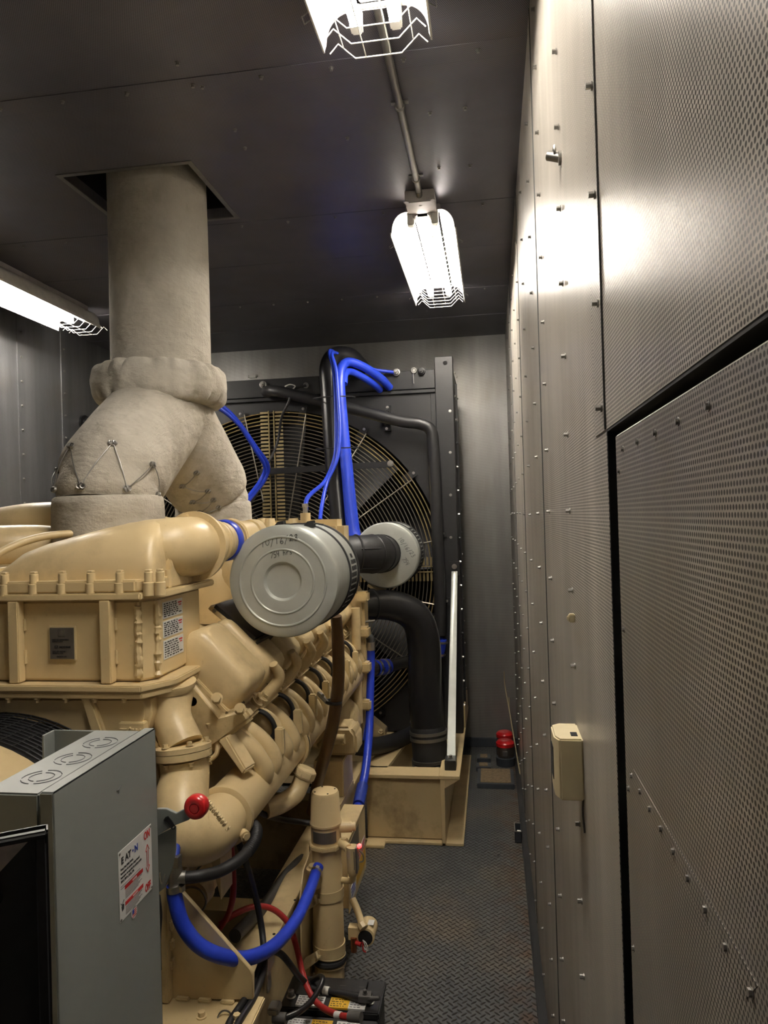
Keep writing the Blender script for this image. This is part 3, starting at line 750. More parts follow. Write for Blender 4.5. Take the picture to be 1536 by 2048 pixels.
# ---- intake manifold and its eight runners
b = MB(); b.cyl((MX, 1.79, MZ), (MX, 3.46, MZ), MR, n=32); mn = b.build('intake_manifold', 'cream', en, smooth=60)
for y in (2.34, 2.36, 2.86, 2.88):
    b = MB(); b.torus((MX, y, MZ), (0, 1, 0), MR+.004, .008, 40, 8); b.build('joint_ring', 'cream', mn)
for y in (2.35, 2.87):
    b = MB(); b.torus((MX, y, MZ), (0, 1, 0), MR+.006, .006, 40, 6); b.build('gasket', 'black', mn)
for i in range(8):
    y = 1.985+.2*i
    b = MB()
    for s in (-1, 1):
        b.tube([(-.752, y+s*.040-.02, 1.015), (-.705, y+s*.044-.015, .985), (-.664, y+s*.044, .935), (-.656, y+s*.040+.01, .890), (-.690, y+s*.03+.015, .84)], [.024, .026, .026, .030, .034], 14, 5)
    b.tube([(-.76, y-.02, 1.005), (-.722, y-.015, .970), (-.690, y, .925), (-.680, y+.01, .885), (-.70, y+.015, .85)], [.030, .034, .034, .036, .036], 12, 5)
    rn = b.build('intake_runner', 'cream', en, smooth=70)
    b = MB(); b.box((-.742, y-.015, 1.012), (.05, .125, .03), Matrix.Rotation(math.radians(45), 3, 'Y')); b.build('runner_flange', 'cream', rn, bevel=.005)
    for s in (-1, 1): MB().hexbolt((-.720, y-.015+s*.05, 1.022), (.7, 0, .7), .010, .010).build('bolt', 'cream_dirty', rn)
    b = MB(); b.bb((-.655, y+.076, .905), (-.628, y+.10, .985)); b.build('spacer_bar', 'cream_clean', rn, bevel=.004)
    MB().hexbolt((-.640, y+.088, .905), (.2, 0, -1), .011, .012).build('bolt', 'cream_clean', rn)
    b = MB(); b.tube([(-.745, y+.080, 1.035), (-.695, y+.090, 1.030), (-.665, y+.096, .998), (-.662, y+.096, .962), (-.685, y+.09, .935)], .0075, 8); b.build('injector_lead', 'rubber', rn, label='black injector lead')
    b = MB(); b.tube([(-.745, y+.112, 1.030), (-.690, y+.116, 1.020), (-.655, y+.116, .985), (-.655, y+.110, .945), (-.68, y+.105, .915)], .0105, 8); b.build('lead_guard', 'cream', rn)
# injector return pipe at the first head
pq = [at(421, 1455, y=1.90), at(433, 1480, y=1.90), at(434, 1505, y=1.89), at(422, 1518, y=1.885), at(408, 1525, y=1.88)]
b = MB(); b.tube(pq, .007, 8); ip = b.build('fuel_return_pipe', 'cream', en)
for q, dd in ((pq[0], (0, -.3, 1)), (pq[-1], (-.9, -.2, -.3))):
    b = MB(); b.lathe(q, dd, [(-.02, .012), (.0, .012), (.002, .015), (.018, .015), (.02, .011)], 6); b.build('union_nut', 'cream', ip)
# flat tapered casting in front of the first runner
poly = [at(435, 1482, y=1.87), at(452, 1472, y=1.87), at(492, 1540, y=1.84), at(484, 1550, y=1.84)]
b = MB(); b.prism(poly, (.012, .05, 0)); b.build('end_bracket', 'cream', en, bevel=.004)
# ---- cylinder heads and rocker covers of the right bank
CN, CT = Vector((.7071, 0, .7071)), Vector((.7071, 0, -.7071))
RB = Matrix((CT, (0, 1, 0), CN)).transposed()
for i in range(8):
    y = 1.995+.2*i; c = Vector((-.775, y, 1.200))
    b = MB(); b.box(c-CN*.115+CT*.02, (.30, .192, .115), RB); hd = b.build('cylinder_head', 'cream_dirty', en, bevel=.008)
    # lower cover: rounded box tapering to the crown
    rings = []
    for h, sx, sy in ((-.058, .122, .090), (-.052, .124, .092), (.012, .118, .086), (.034, .108, .079), (.044, .094, .068), (.047, .080, .058)):
        rg = []
        for k in range(40):
            t = 2*math.pi*k/40; e = .27
            u = math.copysign(abs(math.cos(t))**e, math.cos(t)); v = math.copysign(abs(math.sin(t))**e, math.sin(t))
            rg.append(c+CT*(u*sx)+Vector((0, 1, 0))*(v*sy)+CN*h)
        rings.append(rg)
    b = MB(); b.loft(rings); rk = b.build('rocker_cover', 'cream', en, smooth=55)
    b = MB(); b.box(c-CN*.062, (.265, .196, .014), RB); b.build('cover_flange', 'cream', rk, bevel=.003)
    if i < 4:
        text_mesh(str(8-i), .028, c+CT*.118+CN*-.030+Vector((0, -.03 if i else -.05, 0))+CT*.011, (0, 1, 0), (-.7071*.3-.6, 0, .7), 'ink', 'cylinder_number', rk)
    for s, v in ((1, .075), (1, -.075)):
        p = c+CT*.145+Vector((0, v, 0))-CN*.06
        b = MB(); b.lathe(p, CN, [(-.02, .020), (.012, .020), (.014, .016)], 10); b.hexbolt(p+CN*.012, CN, .017, .014); b.build('head_bolt', 'cream', hd)
    if i in (1, 2, 3, 4, 5):
        b = MB(); b.tube([c+CT*.15+Vector((0, -.06, 0))-CN*.05, c+CT*.14+Vector((0, -.05, 0))+CN*.02, c+CT*.10+Vector((0, -.08, 0))+CN*.05], [.02, .018, .013], 10); b.build('lifting_lug', 'cream', hd)
# bolts on the near face of the first head, cast hole
hb = at(385, 1403, y=1.885)
b = MB(); b.cyl((hb.x, 1.90, hb.z), (hb.x, 1.885, hb.z), .013, n=16); b.build('cast_hole', 'void', en)
for px, py in ((434, 1397), (480, 1418)):
    MB().hexbolt(at(px, py, y=1.87), (.3, -1, .3), .019, .022).build('bolt', 'cream', en)
b = MB(); b.prism([at(350, 1352, y=1.885), at(374, 1348, y=1.885), at(440, 1428, y=1.885), at(486, 1416, y=1.885), at(504, 1440, y=1.885), at(424, 1500, y=1.885), at(400, 1522, y=1.885), at(372, 1478, y=1.885)], (0, .05, 0)); b.build('head_end_cover', 'cream_dirty', en, bevel=.012, seg=3)
# left bank, seen only over the top
for i in range(8):
    y = 1.995+.2*i; CN2, CT2 = Vector((-.7071, 0, .7071)), Vector((-.7071, 0, -.7071))
    b = MB(); b.box(Vector((-1.725, y, 1.200)), (.25, .185, .11), Matrix((CT2, (0, 1, 0), CN2)).transposed()); b.build('rocker_cover', 'cream', en, bevel=.02)
# ---- filter support, oil filler, mounting foot, gear case, brackets under the manifold
b = MB(); b.tube([at(530, 1618, y=2.16), at(560, 1608, y=2.2), at(588, 1590, y=2.24), at(600, 1570, y=2.26), at(606, 1552, y=2.27)], [.030, .030, .030, .028, .028], 16); of = b.build('oil_filler_neck', 'cream', en, smooth=60)
p, q = at(606, 1555, y=2.27), at(612, 1540, y=2.275)
b = MB(); b.lathe(p, q-p, [(-.004, .030), (.004, .038), (.026, .038), (.034, .030)], 8); b.build('oil_filler_cap', 'cream_clean', of, bevel=.002)
gc = MB(); gc.prism([(-1.70, 3.46, .50), (-.66, 3.46, .50), (-.625, 3.46, .80), (-.63, 3.46, 1.20), (-.75, 3.46, 1.38), (-1.6, 3.46, 1.38), (-1.70, 3.46, 1.2)], (0, .12, 0))
gc = gc.build('gear_case', 'cream', en, bevel=.012)
for z in (1.22, 1.05, .88, .70):
    b = MB(); b.bb((-.66, 3.40, z-.025), (-.60, 3.47, z+.025)); b.build('boss', 'cream_dirty', gc, bevel=.008)
for z in (1.28, .97, .62):
    b = MB(); b.cyl((-.66, 3.40, z), (-.66, 3.40, z+.2), .022, n=12); b.build('cast_rib', 'cream', gc)
b = MB(); b.lathe((-.70, 3.30, .64), (1, -.2, 0), [(-.05, .12), (0, .12), (.03, .10), (.05, .06)], 24); b.build('accessory_drive', 'cream_dirty', gc, smooth=50)
ft = [at(622, 1455, y=2.95), at(700, 1455, y=2.95), at(712, 1470, y=2.95), at(714, 1512, y=2.95), at(650, 1512, y=2.95), at(618, 1495, y=2.95)]
b = MB(); b.prism(ft, (0, .14, 0)); b.build('mounting_foot', 'cream', en, bevel=.012, seg=3)
b = MB(); b.tube([at(640, 1495, y=2.94), at(660, 1480, y=2.94), at(690, 1478, y=2.94)], [.02, .022, .02], 10); b.build('foot_web', 'cream_dirty', en)
b = MB(); b.bb((-.84, 2.02, .62), (-.80, 3.40, .76)); b.build('side_cover', 'cream_dirty', en, bevel=.008)

# ================================================================== GENERATOR END
gn = thing('generator', (-1.25, .8, .27), 'round cream generator housing behind the grey disconnect box, under the cooler', 'generator')
b = MB(); b.lathe((-1.25, .10, .70), (0, 1, 0), [(0, .33), (.03, .40), (.06, .42), (1.30, .42), (1.32, .43), (1.385, .43), (1.405, .40)], 64); b.build('housing', 'cream', gn, smooth=40)
b = MB(); b.lathe((-1.25, 1.505, .70), (0, 1, 0), [(0, .405), (.02, .41), (.19, .41), (.20, .40)], 64); b.build('coupling_drum', 'void', gn)
b = MB()
for k in range(12): b.torus((-1.25, 1.512+k*.016, .70), (0, 1, 0), .425, .0022, 72, 5)
for k in range(72):
    q = 2*math.pi*k/72; b.tube([(-1.25+.425*math.cos(q), 1.508, .70+.425*math.sin(q)), (-1.25+.425*math.cos(q), 1.70, .70+.425*math.sin(q))], .0018, 4, 0)
b.build('vent_grille', 'black', gn)
for s in (-1, 1):
    b = MB(); b.bb((-1.25+s*.36-.07, .3, .40), (-1.25+s*.36+.07, 1.3, .52)); b.build('foot', 'cream', gn, bevel=.006)

# ================================================================== SKID
sk = thing('skid_base', (-1.25, 2.4, 0), 'cream welded steel skid carrying engine and radiator, standing on the tread floor', 'machine base')
for x0, x1, nm in ((-.752, -.650, 'right_rail'), (-1.85, -1.748, 'left_rail')):
    b = MB(); b.bb((x0, .1, .385), (x1, 3.5, .400)); b.bb((x0, .1, 0), (x1, 3.5, .016)); b.bb(((x0+x1)/2+.028, .1, .016), ((x0+x1)/2+.040, 3.5, .385))
    b.build('rail', 'cream', sk, bevel=.002, seg=1)
for y in (.6, 1.35, 2.2, 3.1):
    b = MB(); b.bb((-1.75, y, .05), (-.70, y+.08, .36 if y > 1.8 else .24)); b.build('cross_member', 'cream_dirty', sk)
# raised gusset bracket beside the disconnect box
gp = [at(338, 1772, y=1.61), at(350, 1768, y=1.61), at(500, 1938, y=1.61), at(506, 1950, y=1.61), at(506, 2000, y=1.61), at(338, 2000, y=1.61)]
b = MB(); b.prism(gp, (0, .012, 0)); gs = b.build('gusset_plate', 'cream', sk, bevel=.002, seg=1)
a, c = at(322, 1740, y=1.60), at(343, 2000, y=1.60)
b = MB(); b.bb((a.x, 1.585, c.z), (c.x, 1.622, a.z)); b.build('upright', 'cream_dirty', gs, bevel=.003)
for k in range(5):
    z = a.z-.04-k*.045; b = MB(); b.bb((c.x-.002, 1.596, z-.012), (c.x+.008, 1.612, z+.012)); b.build('weld_bead', 'cream', gs, bevel=.003)
zb = c.z-.002
b = MB(); b.bb((a.x-.04, 1.505, zb-.014), (gp[4].x+.02, 1.64, zb)); bp = b.build('foot_plate', 'cream_dirty', gs, bevel=.003)
for k in range(3):
    b = MB(); b.bb((gp[5].x+.02+k*.055, 1.600, zb-.001), (gp[5].x+.052+k*.055, 1.612, zb+.007)); b.build('weld_bead', 'cream', gs, bevel=.002)
for px, py in ((404, 1990), (474, 1994), (372, 1992)):
    if px == 372: continue
    MB().hexbolt((at(px, py, y=1.56).x, 1.555, zb), (0, 0, 1), .014, .013).build('bolt', 'cream', bp)
b = MB(); b.bb((a.x-.02, 1.52, .40), (gp[4].x-.06, 1.63, zb-.016)); b.build('packing_block', 'void', gs)
hp = at(392, 2033, z=.4005)
b = MB(); b.cyl((-.715, 1.58, .4002), (-.715, 1.58, .4012), .009, n=18); b.build('hole', 'void', sk)
for px, py in ((565, 1870), (520, 1850), (600, 1832), (590, 1800), (548, 1868), (640, 1742), (543, 1816)):
    p = at(px, py, z=.4005); b = MB(); b.cyl((p.x, p.y, .4002), (p.x, p.y, .4010), .0045, n=10); b.build('hole', 'void', sk)
# pedestal under the engine mounting foot
b = MB(); b.bb((-.765, 2.93, .445), (-.640, 3.13, .592)); pe = b.build('mount_pedestal', 'cream', sk, bevel=.004)
b = MB(); b.bb((-.765, 2.86, .40), (-.640, 3.15, .444)); b.build('pedestal_plate', 'cream', pe, bevel=.003)
for x in (-.735, -.672): MB().hexbolt((x, 2.895, .444), (0, 0, 1), .015, .012).build('bolt', 'cream_dirty', pe)
b = MB(); b.hexbolt((-.668, 2.74, .40), (0, 0, 1), .012, .010); b.cyl((-.668, 2.74, .41), (-.668, 2.74, .432), .006); b.build('stud', 'dull_steel', sk)
# wide radiator end of the skid
ZT = .338
b = MB(); b.bb((-.655, 3.53, .02), (-.285, 3.545, ZT-.02)); b.build('end_plate', 'cream_dirty', sk)
b = MB(); b.bb((-1.85, 3.50, ZT-.018), (-.265, 3.62, ZT)); b.build('end_beam_top', 'cream', sk, bevel=.002, seg=1)
b = MB(); b.bb((-.655, 3.50, 0), (-.266, 3.60, .014)); b.build('end_beam_foot', 'cream', sk, bevel=.002, seg=1)
b = MB(); b.prism([(-.285, 3.50, .0), (-.265, 3.50, .0), (-.265, 3.50, ZT), (-.285, 3.50, ZT)], (0, 1.3, 0)); b.build('side_plate', 'cream', sk, bevel=.002, seg=1)
b = MB(); b.bb((-.292, 3.496, ZT-.016), (-.190, 4.80, ZT+.002)); b.build('side_beam_top', 'cream', sk, bevel=.002, seg=1)
b = MB(); b.bb((-.265, 3.50, 0), (-.180, 4.80, .014)); b.build('side_beam_foot', 'cream', sk, bevel=.002, seg=1)
b = MB(); b.prism([(-.265, 3.50, ZT-.016), (-.192, 3.50, ZT-.016), (-.265, 3.50, ZT-.06)], (0, .012, 0)); b.build('corner_gusset', 'cream', sk)
for y, xa, xb in ((3.95, -.62, -.50), ):
    b = MB(); b.prism([(xa-.05, 3.60, ZT-.016), (xb-.06, 3.60, ZT-.016), (xb+.02, 4.25, ZT-.016), (xa+.02, 4.25, ZT-.016)], (0, 0, .016)); b.build('cross_strap', 'cream_dirty', sk)
b = MB(); b.bb((-1.85, 4.20, .02), (-.285, 4.22, ZT)); b.build('cross_member', 'cream', sk)
b = MB(); b.bb((-1.85, 4.16, ZT-.018), (-.285, 4.22, ZT)); b.build('cross_flange', 'cream', sk)
gq = [at(742, 1440, y=4.0), at(770, 1463, y=4.0), at(770, 1474, y=4.0), at(725, 1474, y=4.0)]
b = MB(); b.prism(gq, (0, .10, 0)); g2 = b.build('radiator_bracket', 'cream', sk, bevel=.003)
MB().hexbolt(at(762, 1464, y=3.99), (0, -.5, 1), .018, .014).build('bolt', 'cream', g2)
b = MB(); b.prism([(-.205, 4.30, ZT), (-.190, 4.30, ZT), (-.190, 4.70, ZT), (-.205, 4.70, ZT)], (0, 0, .13)); b.build('radiator_cheek', 'cream', sk, bevel=.002, seg=1)
b = MB(); b.bb((-.75, 3.44, .0), (-.56, 3.52, .016)); b.build('floor_pad', 'cream', sk, bevel=.003)

# ================================================================== RADIATOR
rd = thing('radiator', (-1.258, 4.4, ZT), 'tall black radiator with a big round fan guard filling the far end', 'radiator')
RX0, RX1, RY, RZ0, RZ1 = -2.317, -.199, 4.20, ZT+.004, 2.455
FC = Vector((-1.258, 4.20, 1.273)); FR = .985
for x0, x1, nm in ((RX1-.105, RX1, 'post'), (RX0, RX0+.105, 'post')):
    b = MB(); b.bb((x0, RY-.02, RZ0), (x1, RY+.06, 2.525)); po = b.build(nm, 'black', rd, bevel=.003, seg=1)
    b = MB(); xm = (x0+x1)/2; b.cyl((xm+.01, RY-.021, 2.485), (xm+.01, RY-.0205, 2.485), .013, n=18); b.build('lifting_hole', 'void', po)
    if x0 > -1:
        for py in (822, 905, 990, 1075):
            p = at(900, py, y=RY-.02); MB().hexbolt((p.x+.005*(py-822)/250, RY-.02, p.z), (0, -1, 0), .010, .008).build('bolt', 'steel', po)
b = MB(); b.bb((RX0+.10, RY-.012, 2.345), (RX1-.105, RY+.05, RZ1)); tb = b.build('top_beam', 'black', rd, bevel=.003, seg=1)
b = MB(); b.bb((RX0+.10, RY-.020, 2.320), (RX1-.105, RY+.03, 2.340)); b.build('beam_lip', 'black', rd, bevel=.002, seg=1)
# shroud panel with the round fan opening
N = 96; vs = []; fs = []
for y in (RY, RY+.012):
    for k in range(N):
        q = 2*math.pi*k/N; vs.append((FC.x+FR*math.cos(q), y, FC.z+FR*math.sin(q)))
    for k in range(N):
        q = 2*math.pi*k/N; cx, cz = math.cos(q), math.sin(q)
        tx = ((RX1-.10-FC.x) if cx > 0 else (FC.x-RX0-.10))/max(abs(cx), 1e-6); tz = ((2.33-FC.z) if cz > 0 else (FC.z-RZ0-.0))/max(abs(cz), 1e-6)
        t = min(tx, tz); vs.append((FC.x+t*cx, y, FC.z+t*cz))
for k in range(N):
    j = (k+1) % N
    fs += [[k, j, N+j, N+k], [2*N+k, 3*N+k, 3*N+j, 2*N+j], [k, 2*N+k, 2*N+j, j], [N+k, N+j, 3*N+j, 3*N+k]]
b = MB(); b.add(vs, fs); sh = b.build('fan_shroud', 'black_rust', rd)
for sx, sz in ((1, 1), (1, -1), (-1, 1), (-1, -1)):             # corners the fan of quads leaves open
    X = RX1-.10 if sx > 0 else RX0+.10; Z = 2.33 if sz > 0 else RZ0
    ang = math.atan2(Z-FC.z, X-FC.x); k = ang/(2*math.pi)*N; k0 = math.floor(k); P = []
    for kk in (k0, k0+1): P.append(vs[N+(kk % N)])
    b = MB(); b.prism([P[0], (X, RY, Z), P[1]], (0, .012, 0)); b.build('corner_panel', 'black_rust', sh)
b = MB(); b.lathe((FC.x, RY+.012, FC.z), (0, 1, 0), [(0, FR), (.20, FR-.01), (.20, FR+.01), (0, FR+.02)], 96, caps=False); b.build('shroud_ring', 'black', rd)
b = MB(); b.bb((RX1-.135, RY-.006, RZ0), (RX1-.105, RY+.01, 2.33)); b.build('panel_edge', 'black', rd, bevel=.002, seg=1)
b = MB(); b.bb((RX0, RY+.06, RZ0), (RX0+.02, 4.70, 2.44)); b.build('side_plate', 'black', rd); b = MB(); b.bb((RX1-.02, RY+.06, RZ0), (RX1, 4.70, 2.44)); sp = b.build('side_plate', 'black', rd)
for k in range(15):
    z = .47+k*.142
    MB().hexbolt((RX1, 4.32+.002*k, z), (1, 0, 0), .011, .010).build('bolt', 'steel' if k % 4 != 3 else 'black', sp)
    MB().hexbolt((RX1, 4.62, z+.03), (1, 0, 0), .010, .009).build('bolt', 'steel', sp)
b = MB(); b.bb((RX1-.002, 4.40, .45), (RX1+.012, 4.412, 2.40)); b.build('side_flange', 'black', sp)
b = MB(); b.bb((RX0+.02, 4.66, RZ0), (RX1-.02, 4.70, 2.44)); b.build('core', 'void', rd)
for px, py in ((843, 743), (793, 745), (527, 770)):
    p = at(px, py, y=RY-.02); b = MB(); b.lathe((p.x, RY-.012, p.z), (0, -1, 0), [(0, .022), (.02, .022), (.022, .016), (.035, .014)], 14); b.hexbolt((p.x, RY-.047, p.z), (0, -1, 0), .012, .010); b.build('port_plug', 'dull_steel' if px < 800 else 'black', tb)
for px, py in ((612, 771), (828, 741), (765, 744)):
    p = at(px, py, y=RY-.02); b = MB(); b.hexbolt((p.x, RY-.012, p.z), (0, -1, 0), .015, .012); b.torus((p.x, RY-.022, p.z), (0, 1, 0), .014, .004, 18, 6); b.build('bolt', 'dull_steel', tb)
p = at(505, 753, y=RY); b = MB(); b.bb((p.x-.02, RY, p.z-.008), (p.x+.02, RY+.02, p.z+.012)); b.cyl((p.x-.03, RY+.01, p.z+.004), (p.x+.03, RY+.01, p.z+.004), .008); b.build('latch', 'dull_steel', tb)
p, q = at(826, 748, y=RY-.05), at(827, 767, y=RY-.05); b = MB(); b.tube([p, q], .004, 6, 0); b.build('drop_lever', 'dull_steel', tb)
# fan behind the guard
fn = MB(); fn.lathe((FC.x, 4.32, FC.z), (0, 1, 0), [(0, .10), (.02, .16), (.14, .16), (.16, .12)], 32); fn = fn.build('fan_hub', 'black', rd)
for k in range(9):
    q = 2*math.pi*k/9+.2; rings = []
    for r, wd, tw in ((.14, .09, .9), (.40, .13, .75), (.70, .17, .6), (.93, .20, .5)):
        c = Vector((FC.x+r*math.cos(q), 4.40, FC.z+r*math.sin(q))); tang = Vector((-math.sin(q), 0, math.cos(q)))
        u = tang*math.cos(tw)+Vector((0, 1, 0))*math.sin(tw); v = u.cross(Vector((math.cos(q), 0, math.sin(q))))
        rings.append([c+u*wd-v*.004, c-v*.018, c-u*wd-v*.004, c-u*wd+v*.004, c+v*.010, c+u*wd+v*.004])
    b = MB(); b.loft(rings); b.build('fan_blade', 'black', fn)
# guard: concentric wires, radial wires, split bars
GY = 4.150
gd = thing('fan_guard', (FC.x, GY, FC.z), 'round wire guard of concentric rings bolted over the radiator fan', 'fan guard')
b = MB()
for k in range(39):
    r = .97-k*.0218
    if r < .12: break
    b.torus((FC.x, GY, FC.z), (0, 1, 0), r, .0030, 110, 5)
b.build('ring_wires', 'zinc_wire', gd)
b = MB()
for r in (.97, .948, .926, .905):
    b.torus((FC.x, GY-.003, FC.z), (0, 1, 0), r, .0036, 120, 5)
b.build('outer_rings', 'yellow_zinc', gd, label='yellow plated outer rings')
for k in range(16):
    q = math.radians(11.25+22.5*k)
    if abs(math.sin(2*q)) < .05: continue
    dx, dz = math.cos(q), math.sin(q)
    r0, r1 = (.14, .97) if k % 2 else (.45, .985)
    b = MB(); b.tube([(FC.x+dx*r0, GY-.006, FC.z+dz*r0), (FC.x+dx*r1, GY-.006, FC.z+dz*r1)], .0042, 6, 0); sw = b.build('radial_wire', 'zinc_wire', gd)
    if k % 2 == 0 or True:
        tx = Vector((-dz, 0, dx)); c = Vector((FC.x+dx*1.0, GY+.02, FC.z+dz*1.0))+tx*.03
        b = MB(); b.box(c-Vector((dx, 0, dz))*.03, (.10, .006, .045), Matrix.Rotation(-q, 3, 'Y')); tabm = b.build('mount_tab', 'black', sw)
        MB().hexbolt(c-Vector((0, .004, 0)), (0, -1, 0), .010, .008).build('bolt', 'steel', tabm)
for ang in (0, math.pi/2, math.pi, 1.5*math.pi):
    dx, dz = math.cos(ang), math.sin(ang); R_ = Matrix.Rotation(-ang, 3, 'Y'); tx = Vector((-dz, 0, dx))
    for s in (-1, 1):
        off = -.024 if abs(dx) < .5 else 0
        c = Vector((FC.x+dx*.55, GY-.008, FC.z+dz*.55+(.022 if abs(dz) < .5 else 0)))+tx*s*.016+Vector((off, 0, 0))
        b = MB(); b.box(c, (.86, .012, .006), R_); sb = b.build('split_bar', 'yellow_zinc', gd, label='yellow plated split bar')
        cb = MB()
        for k in range(40):
            c2 = Vector((FC.x+dx*(.97-k*.0218), GY-.004, FC.z+dz*(.97-k*.0218)+(.022 if abs(dz) < .5 else 0)))+tx*s*.046+Vector((off, 0, 0))
            cb.box(c2, (.012, .006, .046), R_)
        cb.build('ring_clips', 'yellow_zinc', sb)
st = MB(); p0, p1 = at(520, 944, y=4.10), at(786, 928, y=4.10)
st.tube([p0, (p0+p1)/2, p1], .001, 4, 0)
b = MB(); d = (p1-p0); L = d.length; ang = math.atan2(d.z, d.x); b.box((p0+p1)/2, (L, .008, .036), Matrix.Rotation(-ang, 3, 'Y'))
sp_ = b.build('flat_support_strap', 'black', None, bevel=.001, seg=1); tag(sp_, 'black flat strap bolted level across the upper half of the fan guard', 'strap')
b = MB(); b.hexbolt(p1+Vector((-.014, -.004, .003)), (0, -1, 0), .022, .012); b.build('bolt', 'steel', sp_, label='bright bolt head')

# ================================================================== COOLANT PIPES AND HOSES AT THE RADIATOR
def pipe(name, pts, r, mat, label, cat, n=14, sm=6, group=None, parts=()):
    b = MB(); b.tube(pts, r, n, sm); o = b.build(name, mat, None, smooth=60); tag(o, label, cat, group); return o
def band(parent, c, d, r, wdt, mat, name='hose_clamp', label=None, screw=True):
    d = Vector(d).normalized(); c = Vector(c)
    b = MB(); b.lathe(c-d*wdt/2, d, [(0, r*.98), (0, r*1.06), (wdt, r*1.06), (wdt, r*.98)], 28)
    if screw:
        x, y, d = frame(d); s_ = (x*.5-Vector((0, 1, 0))*.6+Vector((.5, 0, 0))).normalized(); s_ = (s_-d*s_.dot(d)).normalized()
        b.box(c+s_*(r*1.10), (wdt*.9, wdt*.9, wdt*.9), Matrix((s_, d, s_.cross(d))).transposed())
    return b.build(name, mat, parent, smooth=40, label=label)
P = T((700, 1212, 3.60), (735, 1210, 3.66), (790, 1212, 3.74), (832, 1236, 3.78), (848, 1290, 3.80), (850, 1380, 3.80), (856, 1455, 3.79))
lo = pipe('coolant_elbow', P, [.068, .074, .080, .084, .088, .090, .090], 'black_gloss', 'fat black coolant pipe bending down from the engine into the skid', 'pipe', 24)
d = (P[-1]-P[-2]).normalized(); e = P[-1]
b = MB(); b.lathe(e, d, [(-.02, .086), (0, .094), (.20, .092), (.205, .085)], 28); hs = b.build('rubber_sleeve', 'rubber', lo)
for q in (.02, .05, .165, .19): band(hs, e+d*q, d, .094, .016, 'dull_steel')
d = (P[1]-P[0]).normalized()
for q in (.01, .035, .06): band(lo, P[0]+d*q, d, .070, .014, 'dull_steel', screw=False)
band(lo, P[0]+d*.13, d, .079, .006, 'rubber', 'cable_tie', screw=False)
P = T((684, 1090, 3.80), (680, 1030, 3.83), (668, 900, 3.88), (661, 780, 3.92), (659, 735, 3.94), (672, 714, 4.0), (700, 716, 4.08), (722, 738, 4.17))
pipe('vertical_coolant_pipe', P, .056, 'black_gloss', 'black upright coolant pipe with thin blue hoses tied along it', 'pipe', 20)
P = T((533, 784, 4.17), (540, 782, 4.12), (560, 784, 4.085), (640, 802, 4.085), (720, 822, 4.085), (800, 842, 4.085), (842, 848, 4.085), (862, 862, 4.085), (867, 900, 4.085), (874, 1050, 4.085), (880, 1200, 4.085), (880, 1270, 4.085))
vp = pipe('vent_pipe', P, .034, 'black', 'slim black pipe slanting across the shroud then dropping beside the right post', 'pipe', 16, 8)
b = MB(); p = at(773, 835, y=4.12); b.torus(p, (1, 0, -.25), .038, .007, 24, 6); b.bb((p.x-.018, p.y+.02, p.z-.075), (p.x+.018, p.y+.07, p.z+.075)); cl = b.build('pipe_clip', 'black', vp)
for s in (-1, 1): MB().hexbolt((p.x+.004*s, p.y+.02, p.z+.062*s), (0, -1, 0), .010, .008).build('bolt', 'steel', cl)
P2 = T((878, 1305, 4.10), (862, 1315, 4.05), (820, 1322, 4.0), (780, 1332, 3.9), (752, 1337, 3.8), (728, 1338, 3.7))
lp = pipe('lower_vent_pipe', P2, .034, 'black_gloss', 'black pipe with blue couplings running level from the engine to the slim vent pipe', 'pipe', 16)
a1, a2 = at(879, 1278, y=4.085), at(873, 1310, y=4.09)
b = MB(); b.tube([a1, (a1+a2)/2+Vector((.003, 0, 0)), a2], .042, 18); c1 = b.build('blue_coupling', 'silicone', lp, label='blue silicone coupling')
for q in (.12, .88): band(c1, a1.lerp(a2, q), a2-a1, .042, .012, 'steel')
a1, a2 = at(775, 1333, y=3.88), at(752, 1336, y=3.80)
b = MB(); b.cyl(a1, a2, .042, n=18); c1 = b.build('blue_coupling', 'silicone', lp, label='blue silicone coupling')
for q in (.35, .9): band(c1, a1.lerp(a2, q), a2-a1, .042, .014, 'steel')
b = MB(); b.lathe(at(740, 1337, y=3.75), (P2[-1]-P2[-2]), [(-.02, .045), (.0, .048), (.06, .05), (.07, .04)], 20); b.build('flange_adapter', 'dull_steel', lp)
P3 = T((836, 1436, 4.12), (835, 1455, 4.08), (815, 1472, 4.0), (775, 1487, 3.85), (735, 1494, 3.7), (700, 1490, 3.6))
dp = pipe('drain_pipe', P3, [.036, .038, .042, .045, .045, .045], 'rubber', 'low black rubber hose curving up to a blue coupling behind the fat coolant pipe', 'hose', 16)
a1, a2 = at(838, 1420, y=4.13), at(835, 1450, y=4.10)
b = MB(); b.cyl(a1, a2, .042, n=18); c1 = b.build('blue_coupling', 'silicone', dp, label='blue silicone coupling')
band(c1, a1.lerp(a2, .85), a2-a1, .043, .012, 'steel')
